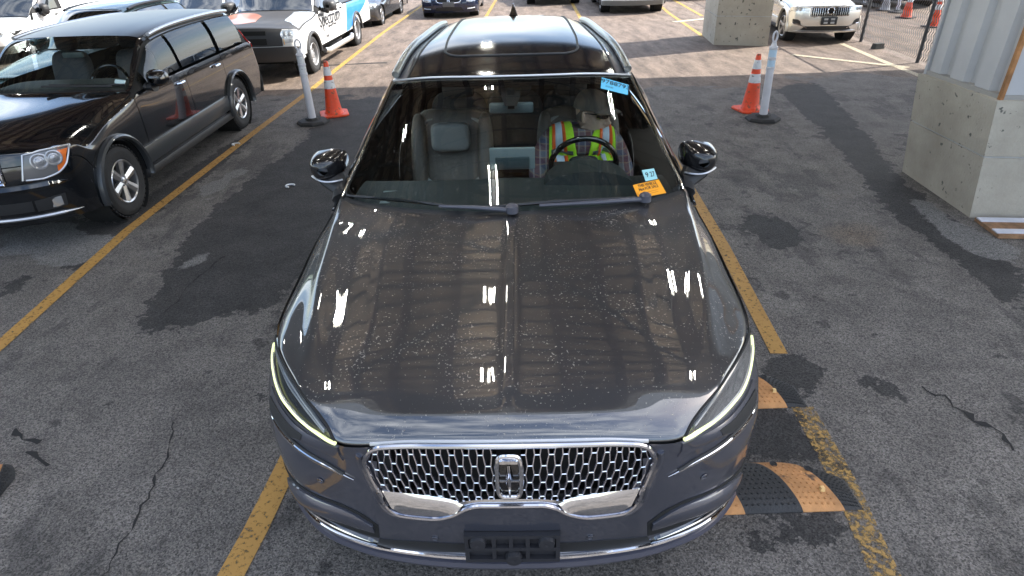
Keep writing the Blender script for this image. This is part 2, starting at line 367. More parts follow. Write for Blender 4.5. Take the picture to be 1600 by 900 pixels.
ribbon('pavement_crack', [[-2.45,2.26],[-2.36,2.22],[-2.27,2.17]], .024, CRK, z=.003, jit=.8)
ribbon('pavement_crack', [[2.2,2.52],[2.28,2.45],[2.30,2.33],[2.36,2.2],[2.37,2.05]], .022, CRK, z=.003, jit=.8)
ribbon('dark_streak', [[-3.859,12.485],[-3.0,12.56],[-2.261,12.615]], .10, CRK, z=.003, jit=.2)  # dark streak laid on the far ground in the crack colour
# ---------------------------------------------------------------- canopy over the lanes
CZ = 4.6
CX0, CX1, CY0, CY1 = -22, 14, 2.45, 11.95
deck = pm('brown_deck', (.62, .48, .35), .6, var=.25, vs=.6)
primer = pm('red_primer_steel', (.07, .028, .018), .6, var=.3, vs=2)
darksteel = pm('dark_steel', (.015, .013, .013), .55)
alu = pm('aluminium_trim', (.6, .6, .6), .4, metal=.8)
can = empty('canopy_roof', (0, 0, 0)); tag(can, 'brown ribbed metal canopy roof over the shaded lanes', 'canopy', kind='structure')
mb = MB(); prof = []
y = CY0
while y < CY1:
    prof += [(y, 0), (y+.16, 0), (y+.19, .05), (y+.27, .05)]; y += .30
G = np.array([[(x, yy, CZ+.35+zz) for yy, zz in prof] for x in np.linspace(CX0, CX1, 3)])
mb.grid(G); mb.build('roof_deck', deck, can, smooth=False)
mb = MB(); mb.box(((CX0+CX1)/2, (CY0+CY1)/2, CZ+.62), (CX1-CX0, CY1-CY0, .3)); mb.build('roof_cover', pm('roof_white', (.7, .7, .68), .5), can, smooth=False)
for yy in (CY0, CY1):
    mb = MB(); mb.box(((CX0+CX1)/2, yy, CZ+.45), (CX1-CX0+.2, .10, .8)); mb.build('fascia', pm('fascia_white', (.6, .6, .58), .5, var=.1), can, smooth=False)
for k, x in enumerate(np.arange(CX0+.42, CX1, .74)):
    mb = MB()
    mb.box((x, (CY0+CY1)/2, CZ+.33), (.09, CY1-CY0-.2, .018)); mb.box((x, (CY0+CY1)/2, CZ+.22), (.02, CY1-CY0-.2, .21)); mb.box((x, (CY0+CY1)/2, CZ+.11), (.09, CY1-CY0-.2, .02))
    mb.build('purlin', primer, can, smooth=False)
mb = MB()
for yy in np.arange(CY0+.4, CY1, .34): mb.box(((CX0+CX1)/2, yy, CZ+.335), (CX1-CX0-.3, .028, .03))
o = mb.build('deck_batten', darksteel, can, smooth=False); o['kind'] = 'stuff'
for yy in (2.7, 7.9, 11.5):
    mb = MB(); mb.box(((CX0+CX1)/2, yy, CZ+.08), (CX1-CX0-.4, .14, .02)); mb.box(((CX0+CX1)/2, yy, CZ-.03), (CX1-CX0-.4, .02, .20)); mb.box(((CX0+CX1)/2, yy, CZ-.14), (CX1-CX0-.4, .14, .02))
    mb.build('girder', darksteel, can, smooth=False)
HUB = (.30, 5.9)
for cx_, cy_ in ((HUB[0], HUB[1]), (HUB[0]-5.0, HUB[1]), (HUB[0]+5.0, HUB[1]), (HUB[0], 10.0)):
    hub = 1.75 if cy_ != HUB[1] else 2.0
    for sx in (-1, 1):
        for sy in (-1, 1): mb = MB(); mb.tube([(cx_, cy_, CZ-.02), (cx_+sx*2.45, cy_+sy*hub*1.1, CZ+.03)], .045, 8); mb.build('brace_rod', darksteel, can)
    mb = MB(); mb.lathe([(0, -.10), (.20, -.10), (.23, 0), (.20, .1), (0, .1)], 16, c=(cx_, cy_, CZ)); mb.build('brace_hub', darksteel, can)
mb = MB(); mb.tube([(.9, 5.95, CZ), (.30, 5.9, CZ+.02), (.34, 7.5, CZ+.02), (.34, 11, CZ+.02)], .04, 8); mb.build('conduit', darksteel, can)
lit = pm('lit_tube', (1, 1, 1), .5, emit=(1, .98, .88), es=62); lbody = pm('lamp_tray', (.45, .44, .42), .5)
LAMP_ROWS = [(-2.6, 2.9), (-2.6, 5.0), (-2.6, 7.3), (-2.6, 9.9), (-.30, 3.1), (-.30, 4.7), (-.30, 6.8), (-.30, 9.9), (2.4, 2.9), (2.4, 5.0), (2.4, 7.3), (2.4, 9.9), (-7.5, 3.5), (-7.5, 8), (7.5, 3.5), (7.5, 8)]  # lamps known from bonnet reflections; extra rows added, hung low to brighten the deck
for i, (x, yy) in enumerate(LAMP_ROWS):
    lp = empty('strip_light', (x, yy, CZ-.62)); tag(lp, 'lit twin tube strip light hung under the brown canopy roof', 'light', 'strip lights under the canopy roof')
    mb = MB(); mb.box((0, 0, .06), (.05, .36, .03)); mb.bar((0, .15, .09), (0, .15, .92), .012); mb.bar((0, -.15, .09), (0, -.15, .92), .012); mb.build('tray', lbody, lp, smooth=False)
    for sx in (-.06, .06):
        mb = MB(); mb.tube([(sx, -.15, 0), (sx, .15, 0)], .012, 8); mb.build('tube', lit, lp)
# ---------------------------------------------------------------- concrete footings and clad columns
def concrete(name, c, c2):
    mt = pm(name, c, .85, c2=c2, vs=1.6, bump=.35, bs=45, dirt=(16, .668, (.10, .10, .085))); return mt
CONC = concrete('concrete_warm', (.31, .275, .22), (.46, .42, .35))
CONCG = concrete('concrete_grey', (.36, .35, .335), (.50, .49, .47))
CLAD = pm('cladding_white', (.42, .42, .425), .45, var=.07, vs=2)
RUST = pm('rusty_trim', (.33, .15, .05), .7, var=.4, vs=9)
def rough_block(bot, top, z0, z1, n=10, amp=.006):
    """concrete block between two quads (bottom, top), faces subdivided and slightly uneven"""
    mb = MB(); B = [Vector((x, y, z0)) for x, y in bot]; T = [Vector((x, y, z1)) for x, y in top]
    def quad(a, b, c, d):
        G = np.array([[a.lerp(b, i/n).lerp(d.lerp(c, i/n), j/n) for j in range(n+1)] for i in range(n+1)])
        nn = (b-a).cross(d-a).normalized(); 
        G[1:-1, 1:-1] += np.array(nn)*rng.normal(0, amp, (n-1, n-1, 1))*.5
        mb.grid(G)
    k = len(B)
    for i in range(k): quad(B[i], B[(i+1) % k], T[(i+1) % k], T[i])
    quad(T[0], T[1], T[2], T[3])
    return mb
def shrink(q, d):
    c = np.mean(q, 0); return [tuple(np.array(p)+(c-np.array(p))/np.linalg.norm(c-np.array(p))*d) for p in q]
def clad_column(parent, base, z0, z1, trim):
    """ribbed sheet panels round a rectangular column"""
    n = len(base)
    for i in range(n):
        a, b = Vector((*base[i], 0)), Vector((*base[(i+1) % n], 0)); d = (b-a); Ld = d.length; d.normalize(); nn = Vector((d.y, -d.x, 0))
        k = max(2, int(round(Ld/.30))); pts = []
        for j in range(k):
            s = Ld*j/k; e = Ld/k
            pts += [(s+.02, 0), (s+e*.52, 0), (s+e*.60, -.05), (s+e*.90, -.05), (s+e*.98, 0)]
        G = np.array([[tuple(a+d*s+nn*o+Vector((0, 0, z))) for s, o in pts] for z in np.linspace(z0, z1, 4)])
        mb = MB(); mb.grid(G); mb.build('cladding_panel', CLAD, parent, smooth=False)
    for i, p in enumerate(base):
        mb = MB(); c = np.mean(base, 0); q = np.array(p)+(np.array(p)-c)*.012
        mb.box((q[0], q[1], (z0+z1)/2), (.03, .03, z1-z0)); mb.build('corner_trim', RUST if i == trim else CLAD, parent, smooth=False)
def lerp_quad(a, b, t): return [tuple(np.array(p)*(1-t)+np.array(q)*t) for p, q in zip(a, b)]
def plinth(name, label, bot, top, H, mat, colz, col_inset, trim):
    r = empty(name, (0, 0, 0)); tag(r, label, 'pillar', 'concrete based canopy pillars')
    m1, m2 = lerp_quad(bot, top, .535), lerp_quad(bot, top, .55)
    rough_block(bot, m1, 0, H*.535).build('lower_block', mat, r, ang=60)
    rough_block(shrink(m1, .012), shrink(m2, .012), H*.53, H*.555, n=2).build('joint', CONCG, r)
    rough_block(m2, top, H*.55, H, ).build('upper_block', mat, r, ang=60)
    q = shrink(top, col_inset)
    clad_column(r, [(x, y) for x, y in q], H, colz, trim)
    mb = MB(); mb.prism([tuple(p) for p in shrink(top, .05)], H-.004, H+.035); mb.build('base_flashing', pm('flashing', (.28, .27, .25), .6), r, smooth=False)
    return r
# corners: far left, near left, near right, far right
plinth('canopy_pillar', 'large canopy pillar at the right edge, ribbed white cladding on a concrete plinth beside the broken sign', [(3.97, 5.78), (3.89, 4.65), (4.98, 4.46), (5.06, 5.6)], [(3.81, 5.74), (3.785, 4.68), (4.86, 4.52), (4.9, 5.58)], .96, [CONC], CZ+.3, .07, 1)
plinth('canopy_pillar', 'smaller looking far pillar with tan concrete plinth, beside the pale silver SUV', [(4.57, 14.81), (4.43, 13.49), (5.42, 13.12), (5.6, 14.5)], [(4.55, 14.78), (4.42, 13.5), (5.40, 13.14), (5.58, 14.48)], 1.02, [CONC], 4.6, .1, 0)
# ---------------------------------------------------------------- chain-link fence
FP = [(7.04, 8.7), (7.24, 11.03), (7.43, 13.32), (7.62, 15.6), (7.81, 17.9), (8.0, 20.2), (8.2, 22.5)]
fen = empty('chain_link_fence', (*FP[0], 0)); tag(fen, 'dark chain link fence with round posts behind the pale silver car', 'fence')
galv = pm('fence_wire', (.12, .12, .125), .5, metal=.6); postm = pm('fence_post_paint', (.05, .05, .055), .5)
FH = 1.83; f0 = Vector((*FP[0], 0))
for p in FP:
    mb = MB(); q = Vector((*p, 0))-f0; mb.tube([q, q+Vector((0, 0, FH+.05))], .03, 10); mb.lathe([(.036, FH+.03), (.036, FH+.06), (.0, FH+.10)], 10, c=tuple(q)); mb.build('fence_post', postm, fen)
for a, b_ in zip(FP[:-1], FP[1:]):
    A, B = Vector((*a, 0))-f0, Vector((*b_, 0))-f0
    mb = MB(); mb.tube([A+Vector((0, 0, FH)), B+Vector((0, 0, FH))], .021, 8); mb.build('top_rail', postm, fen)
    d = B-A; ln = d.length; d.normalize(); nn = Vector((-d.y, d.x, 0)); s = .07; mb = MB()
    k = int(ln/s)
    for j in range(k):
        for sg in (1, -1):
            pts = []
            nz = int((FH-.05)/s)
            for i in range(nz+1):
                xo = j*s + (s/2*.98 if (i % 2 == 0) == (sg > 0) else -s/2*.98) + s/2
                if sg < 0: continue
                pts.append(A + d*xo + nn*(.006 if i % 2 else -.006) + Vector((0, 0, .05+i*s)))
            if pts: mb.tube(pts, .0075, 3, cap=False)
    mb.build('chain_link_mesh', galv, fen, smooth=False)
# ---------------------------------------------------------------- traffic cones and delineator posts
orange = pm('cone_orange', (.74, .07, .018), .5, var=.15, vs=5, dirt=(22, .61, (.24, .09, .05))); refl = pm('reflective_white', (.62, .63, .65), .4, var=.12, vs=8, dirt=(26, .63, (.22, .21, .2))); rub = pm('black_rubber', (.02, .02, .021), .75, bump=.2, bs=80, var=.3, vs=5)
def cone(loc, h, rz, label, group, basem, sun=False):
    t = empty('traffic_cone', (*loc, 0), rz); tag(t, label, 'traffic cone', group)
    k = h/.71; r = lambda z: (.118-(.118-.028)*z/.71)*k
    mb = MB(); b = .19*k
    mb.prism([(x*b, y*b) for x, y in ((-1, -.75), (-.75, -1), (.75, -1), (1, -.75), (1, .75), (.75, 1), (-.75, 1), (-1, .75))], 0, .028*k); o = mb.build('cone_base', basem, t); bevel(o, .006*k, 1)
    mb = MB(); mb.lathe([(r(0)*1.12, .028*k), (r(.02), .05*k)] + [(r(z), z*k) for z in (.1, .2, .3, .4, .5, .6, .69)] + [(r(.71)*.8, .71*k), (0, .71*k)], 24); mb.build('cone_body', orange, t)
    for z0, z1 in ((.36, .47), (.53, .64)):
        mb = MB(); mb.lathe([(r(z0)-.001, z0*k), (r(z0)+.004, z0*k), (r(z1)+.004, z1*k), (r(z1)-.001, z1*k)], 24); mb.build('collar', refl, t)
    return t
cone((-2.40, 8.74), .72, .3, 'orange traffic cone beside the left white post, next to the dark SUV', 'cones by the lane posts', orange)
cone((3.33, 8.28), .72, .2, 'orange traffic cone half hidden by the right white post', 'cones by the lane posts', orange)
cone((9.94, 14.97), .72, .2, 'orange cone right of the last fence post, nearest the clad pillar', 'cones behind the fence', rub)
cone((10.24, 16.56), .72, .5, 'orange cone seen through the middle of the fence panel', 'cones behind the fence', rub)
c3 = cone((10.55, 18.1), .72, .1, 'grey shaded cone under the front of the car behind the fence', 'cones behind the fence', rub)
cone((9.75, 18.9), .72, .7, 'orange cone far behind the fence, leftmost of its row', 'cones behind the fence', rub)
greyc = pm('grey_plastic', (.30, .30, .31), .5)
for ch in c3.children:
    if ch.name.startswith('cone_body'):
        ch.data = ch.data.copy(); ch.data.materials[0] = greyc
postw = pm('post_plastic', (.56, .56, .60), .45, var=.12, vs=4, dirt=(11, .68, (.22, .2, .18)))
def post(loc, h, rz, lean, label, band):
    t = empty('lane_post', (*loc, 0), rz); t.rotation_euler = (lean[0], lean[1], rz); tag(t, label, 'post', 'white lane marker posts')
    k = h/1.06; mb = MB(); R0 = .215
    mb.lathe([(0, 0), (R0, 0), (R0, .025), (R0*.86, .045), (.10, .05), (.085, .075), (0, .075)], 8); o = mb.build('rubber_base', rub, t, ang=20)
    mb = MB(); z = lambda q: q*k
    prof = [(.052, .05), (.05, .1), (.046, .62), (.052, .625), (.052, .65), (.045, .655), (.045, .74), (.051, .745), (.051, .765), (.043, .77), (.043, .86), (.050, .865), (.050, .885), (.034, .90), (.026, .93), (.025, .945)]
    mb.lathe([(r, z(q)) for r, q in prof]+[(0, z(.945))], 20); mb.build('post_tube', postw, t)
    mb = MB(); c = Vector((0, 0, z(1.0))); mb.tube([c+Vector((math.sin(a)*.034, 0, -math.cos(a)*.06*k)) for a in np.linspace(0, 2*math.pi, 20)[:-1]], .011, 8, closed=True, up=(0, 1, 0)); mb.build('loop_handle', postw, t)
    for a, b_ in ((.66, .735), (.775, .855)):
        mb = MB(); mb.lathe([(.0462, z(a)), (.0462, z(b_))], 20); mb.build('reflective_band', band, t)
    return t
post((-2.59, 8.32), 1.06, .2, (0, -.008), 'grey white lane post with black rubber base beside the left cone', refl)
post((3.32, 7.79), 1.06, .4, (.0, -.035), 'white lane post with pale blue bands beside the right cone', pm('blue_white_band', (.50, .66, .80), .35))
post((10.6, 17.6), 1.0, .4, (0, 0), 'white post far behind the fence in front of the dark car', refl)
# ---------------------------------------------------------------- rubber speed humps
bump_y = pm('hump_yellow', (.43, .205, .075), .75, var=.35, vs=9, dirt=(10, .60, (.12, .07, .04)), bump=.3, bs=120)
bump_k = pm('hump_black', (.018, .018, .019), .62, var=.35, vs=7, bump=.4, bs=110)
def hump(label, x0, x1, y0, y1, rz, pats, endr):
    """ramped rubber strip along X; pats = list of boundaries of the swept colour segments"""
    L_, Wd = x1-x0, y1-y0
    t = empty('speed_hump', (x0, y0, 0), rz); tag(t, label, 'speed hump', 'rubber speed humps on the lane')
    def hz(xl, s):  # s 0..1 across
        prof = math.sin(math.pi*min(1, max(0, s)))**.55*.048
        e = (L_-xl)/endr
        if e < 1: prof *= math.sqrt(max(0, 1-(1-e)**2))
        return max(.004, prof)
    def shape(i, a, b):
        G = np.zeros((19, 15, 3))
        for p in range(19):
            s = p/18
            for q in range(15):
                k = q/14; cur = .13*(1-s)**.6
                xa, xb = a + cur*(a > 0), b + cur*(b < L_ - 1e-6)
                x = xa+(xb-xa)*k; yy = s*Wd
                e = (L_-x)/endr
                if e < .999: # rounded far corner
                    lim = 1-.42*(1-max(e, 0))**2; yy = Wd*(s*lim*1.0)
                G[p, q] = (x, yy, hz(x, s))
        return G
    def shapex(a, b): 
        G = shape(0, a, b); return G
    for i in range(len(pats)-1):
        a, b = pats[i], pats[i+1]; G = shapex(a, b)
        # boundaries sweep outward toward the near edge
        mb = MB(); mb.grid(G[:, ::-1]); g0 = G.copy(); g0[..., 2] = 0
        n1, n2 = G.shape[:2]
        for edge, e0 in ((G[0], g0[0]), (G[-1][::-1], g0[-1][::-1]), (G[:, -1], g0[:, -1])):
            mb.grid(np.stack([edge, e0], 0))
        # studs
        st = MB()
        for sx in np.arange(.02, b-a+.1, .026):
            for sy in np.arange(.1, .93, .085):
                k = sx/max(b-a, .01)
                if k > .93: continue
                ip, iq = sy*18, k*14; p0, q0 = int(ip), int(iq)
                c = G[p0, q0]*(1-(iq-q0))+G[p0, min(q0+1, 14)]*(iq-q0); c2 = G[min(p0+1, 18), q0]; c = c*(1-(ip-p0))+(c2+(c-G[p0, q0]))*(ip-p0)
                st.lathe([(.0058, -.002), (.005, .0035), (0, .0035)], 6, c=tuple(c))
        mt = bump_y if i % 2 else bump_k
        o = mb.build('rubber_segment', mt, t); fix_normals(o)
        if st.v: st.build('stud', mt, t); bpy.context.scene.collection.objects[-1]['kind'] = 'stuff'
    for k_, (sx, sy) in enumerate(((L_-.16, .72), (L_-.30, .86), (L_-.52, .80))):
        mb = MB(); mb.lathe([(.0, 0), (.012, 0), (.014, .003), (.017, .003)], 12, c=(sx, sy*Wd, hz(sx, sy)+.003)); mb.build('bolt_hole', rub, t)
    for sx, sy in ((L_-.15, .30), (L_-.62, .28)):
        mb = MB(); mb.box((sx, sy*Wd, hz(sx, sy)+.008), (.022, .022, .02), taper=.7); mb.build('cat_eye', pm('amber_reflector', (.75, .50, .22), .3), t, smooth=False)
    return t
hump('nearer rubber speed hump with black and yellow swept segments right of the bumper', .30, 1.49, 1.745, 2.03, 0, [0, .22, .55, .80, .98, 1.19], .30)
hump('farther rubber speed hump, mostly hidden behind the grey car', .40, 1.535, 2.40, 2.69, 0, [0, .2, .45, .70, .90, 1.135], .26)
hump('end of a rubber speed hump just entering the left edge', -3.3, -2.38, 1.92, 2.15, .04, [0, .5, .795, .92], .10)
# ---------------------------------------------------------------- board on the ground, litter
t = empty('fallen_sign', (3.84, 4.26, 0), -.12); tag(t, 'white and brown striped board lying flat beside the large pillar', 'sign board')
mb = MB(); mb.box((.55, .15, .02), (1.1, .34, .03)); mb.build('board', pm('board_brown', (.22, .12, .06), .7, var=.5, vs=12), t, smooth=False)
for yy in (.045, .265):
    mb = MB(); mb.box((.55, yy, .037), (1.1, .075, .012)); mb.build('stripe_strip', pm('board_white', (.55, .56, .62), .5, var=.15), t, smooth=False)
for (x, y), lb in (((-2.19, 5.90), 'small white curled scrap on the asphalt left of the car'), ((-3.3, 7.41), 'small white curled scrap near the left yellow line')):
    mb = MB(); mb.tube([(x+.045*math.cos(a), y+.04*math.sin(a), .012) for a in np.linspace(.6, 4.6, 9)], .009, 6); o = mb.build('litter_scrap', refl); tag(o, lb, 'litter', 'white litter scraps')
mb = MB(); mb.box((7.32, 12.47, .05), (.22, .12, .1), rz=.3, taper=.85); o = mb.build('dark_block', pm('dark_block_m', (.05, .05, .045), .8)); tag(o, 'small dark block on the ground at the foot of the fence', 'block')
# ================================================================ vehicle surfaces
def hermite(P, t, knots):
    """cubic Hermite along axis 0 through P (K,...), shape-preserving tangents; t are index-like parameters"""
    K = P.shape[0]; h = np.diff(knots); sh = (K-1,)+(1,)*(P.ndim-1); hh = h.reshape(sh)
    d = np.diff(P, axis=0)/hh
    m_ = np.zeros_like(P)
    w1, w2 = 2*hh[1:]+hh[:-1], hh[1:]+2*hh[:-1]; a, b = d[:-1], d[1:]
    with np.errstate(divide='ignore', invalid='ignore'):
        hm = (w1+w2)/(w1/a+w2/b)
    fd = (a*hh[1:]+b*hh[:-1])/(hh[1:]+hh[:-1])
    lim = 2.6*np.minimum(abs(a), abs(b)); fdl = np.sign(fd)*np.minimum(abs(fd), lim)
    m_[1:-1] = np.where(a*b > 0, fdl, 0)
    m_[0], m_[-1] = d[0], d[-1]
    i = np.clip(np.floor(t).astype(int), 0, K-2); s = (t-i); s = s.reshape(s.shape+(1,)*(P.ndim-1)); H_ = h[i].reshape(s.shape)
    return (2*s**3-3*s**2+1)*P[i]+(s**3-2*s**2+s)*H_*m_[i]+(-2*s**3+3*s**2)*P[i+1]+(s**3-s**2)*H_*m_[i+1]
class Surf:
    def __init__(s, ctrl):
        ctrl = np.array(ctrl, float); mir = ctrl[:, :0:-1].copy(); mir[..., 0] *= -1
        s.C = np.concatenate([mir, ctrl], 1); s.nc = ctrl.shape[1]; s.nr = ctrl.shape[0]
        s.vk = np.concatenate([[0], np.cumsum(np.linalg.norm(np.diff(s.C, axis=0), axis=2).mean(1)+1e-4)])
    def __call__(s, u, v):
        u = np.asarray(u, float); v = np.asarray(v, float); u, v = np.broadcast_arrays(u, v); shp = u.shape; u = u.ravel(); v = v.ravel()
        uv, inv = np.unique(np.round(v, 6), return_inverse=True)
        rows = hermite(s.C, uv, s.vk)          # (n, 2nc-1, 3)
        out = np.zeros((len(u), 3))
        uu = u+s.nc-1
        for k in range(len(uv)):
            sel = inv == k; P = rows[k]; kn = np.concatenate([[0], np.cumsum(np.linalg.norm(np.diff(P, axis=0), axis=1)+1e-4)])
            out[sel] = hermite(P, uu[sel], kn)
        return out.reshape(shp+(3,))
    def normal(s, u, v, e=.01):
        u = np.asarray(u, float); v = np.asarray(v, float); u, v = np.broadcast_arrays(u, v)
        um, uM = -(s.nc-1), s.nc-1
        a = s(np.clip(u+e, um, uM), v)-s(np.clip(u-e, um, uM), v); b = s(u, np.clip(v+e, 0, s.nr-1))-s(u, np.clip(v-e, 0, s.nr-1))
        n = np.cross(a, b); n /= np.linalg.norm(n, axis=-1, keepdims=True)+1e-12
        return n
    def off(s, u, v, d): return s(u, v)+s.normal(u, v)*d
def lin(a, b, n): return np.linspace(a, b, n)
def resample(P, n):
    P = np.asarray(P, float); d = np.concatenate([[0], np.cumsum(np.linalg.norm(np.diff(P, axis=0), axis=1))]); t = np.linspace(0, d[-1], n)
    return np.stack([np.interp(t, d, P[:, k]) for k in range(P.shape[1])], -1)
def smooth_path(P, n):
    P = np.asarray(P, float)
    if len(P) < 3: return resample(P, n)
    kn = np.concatenate([[0], np.cumsum(np.linalg.norm(np.diff(P, axis=0), axis=1)+1e-6)])
    t = np.linspace(0, len(P)-1, n*4); return resample(hermite(P, t, kn), n)
class Car:
    def __init__(s, name, label, ctrl, loc, rz, wheels=(), wr=.37, group=None, cat='car'):
        s.S = Surf(ctrl); s.root = empty(name, (loc[0], loc[1], 0), rz); tag(s.root, label, cat, group)
        s.wheels = wheels; s.wr = wr
    def panel(s, name, u0, u1, v0, v1, mat, nu=12, nv=12, off=0., cut=True, parent=None, gap=.004, fn=None, thick=.0):
        """rectangle of the surface in (u, v); u0.., may be callables of v for slanting edges"""
        T = lin(0, 1, nv); V = v0+(v1-v0)*T
        ua = np.array([u0(q) if callable(u0) else u0 for q in V]); ub = np.array([u1(q) if callable(u1) else u1 for q in V])
        U = ua[:, None]+(ub-ua)[:, None]*lin(0, 1, nu)[None]; VV = np.repeat(V[:, None], nu, 1)
        return s.patch(name, U, VV, mat, off, cut, parent, gap, thick)
    def patch(s, name, U, V, mat, off=0., cut=True, parent=None, gap=0., thick=0.):
        G = s.S(U, V)
        if gap:   # pull the border in by a few millimetres
            for ax in (0, 1):
                H = np.swapaxes(G, 0, ax)
                if H.shape[0] > 3:
                    for e, i in ((0, 1), (-1, -2)):
                        d = H[i]-H[e]; ln = np.linalg.norm(d, axis=-1, keepdims=True)+1e-9; H[e] = H[e]+d/ln*np.minimum(gap, .4*ln)
        if off: G = G+s.S.normal(U, V)*off
        return s.mesh(name, G, mat, cut, parent, thick)
    def mesh(s, name, G, mat, cut=True, parent=None, thick=0.):
        mb = MB(); mb.grid(G); o = mb.build(name, mat, parent or s.root, smooth=True, ang=50)
        if cut and s.wheels: s.arch_cut(o)
        if thick:
            md = o.modifiers.new('thickness', 'SOLIDIFY'); md.thickness = thick; md.offset = -1
        return o
    def arch_cut(s, o):
        me = o.data; bm = bmesh.new(); bm.from_mesh(me); hit = False
        for (wy, wz, r) in s.wheels:
            ins = {v: math.hypot(v.co.y-wy, v.co.z-wz) < r and abs(v.co.x) > .45 for v in bm.verts}
            if not any(ins.values()): continue
            hit = True
            dead = [f for f in bm.faces if all(ins[v] for v in f.verts)]
            bmesh.ops.delete(bm, geom=dead, context='FACES')
            for v in [v for v in bm.verts if not v.link_faces]: bm.verts.remove(v)
            for v in bm.verts:
                if ins.get(v):
                    dy, dz = v.co.y-wy, v.co.z-wz; k = r/max(1e-6, math.hypot(dy, dz)); v.co.y = wy+dy*k; v.co.z = wz+dz*k
        if hit: bm.to_mesh(me); me.polygons.foreach_set('use_smooth', [True]*len(me.polygons))
        bm.free()
    def poly_patch(s, name, A, B, mat, off=.004, n=24, m=6, parent=None, mirror=True, bulge=0., cut=False, tilt=None):
        """patch between two (u,v) curves; made on both sides when mirror"""
        A_, B_ = smooth_path(A, n), smooth_path(B, n); out = []
        for sg in ((1, -1) if mirror else (1,)):
            T = lin(0, 1, m)[None, :, None]; UV = A_[:, None]*(1-T)+B_[:, None]*T
            U, V = UV[..., 0]*sg, UV[..., 1]; G = s.S(U, V); N = s.S.normal(U, V)
            b = off+bulge*(np.sin(np.pi*lin(0, 1, m))[None, :]*np.sin(np.pi*lin(0, 1, n))[:, None])**.7
            b = b*np.ones((n, m))
            if tilt: b = b+(tilt[0]+(tilt[1]-tilt[0])*lin(0, 1, m))[None, :]
            G = G+N*b[..., None]
            # skirt back to the surface so that the piece has thickness
            o = s.mesh(name, G, mat, cut, parent)
            bnd = np.concatenate([G[:, 0], G[-1, 1:], G[::-1, -1][1:], G[0, ::-1][1:-1]]); 
            base = np.concatenate([s.S.off(U, V, -.004)[:, 0], s.S.off(U, V, -.004)[-1, 1:], s.S.off(U, V, -.004)[::-1, -1][1:], s.S.off(U, V, -.004)[0, ::-1][1:-1]])
            bm = bmesh.new(); bm.from_mesh(o.data); vv = [bm.verts.new(q) for q in bnd]; ww = [bm.verts.new(q) for q in base]
            for i in range(len(vv)): 
                j = (i+1) % len(vv)
                try: bm.faces.new((vv[i], ww[i], ww[j], vv[j]))
                except ValueError: pass
            bm.to_mesh(o.data); bm.free(); o.data.polygons.foreach_set('use_smooth', [True]*len(o.data.polygons)); o.data.set_sharp_from_angle(angle=R(50))
            out.append(o)
        return out
    def strip(s, name, path, r, mat, off=.0, n=40, parent=None, mirror=True, nn=6, closed=False, sx=1., taper=False):
        P = smooth_path(path, n); out = []
        for sg in ((1, -1) if mirror else (1,)):
            Q = s.S.off(P[:, 0]*sg, P[:, 1], off)
            rr = r*np.minimum(1, .15+6*np.minimum(lin(0, 1, n), 1-lin(0, 1, n))) if taper else r
            mb = MB(); mb.tube(Q, rr, nn, closed=closed, sx=sx); out.append(mb.build(name, mat, parent or s.root))
        return out
    def shell(s, mat, off=-.012, name='inner_shell', v0=0, v1=None, u=None, skip=()):
        v1 = s.S.nr-1 if v1 is None else v1; um = u or s.S.nc-1
        U, V = np.meshgrid(lin(-um, um, 90), lin(v0, v1, 110)); G = s.S.off(U, V, off); mb = MB(); mb.grid(G)
        mb.f = [f for f in mb.f if not any(a <= V.ravel()[f[0]] <= b and c <= abs(U.ravel()[f[0]]) <= d for a, b, c, d in skip)]; mb.mi = [0]*len(mb.f)
        o = mb.build(name, mat, s.root); s.arch_cut(o); return o
tyre_m = pm('tyre', (.022, .022, .023), .8, bump=.25, bs=60, var=.3, vs=6)
rim_m = pm('alloy', (.55, .55, .56), .28, metal=.9); rimd_m = pm('wheel_dark', (.03, .03, .03), .5); steel_m = pm('steel_wheel', (.36, .36, .37), .45, metal=.5)
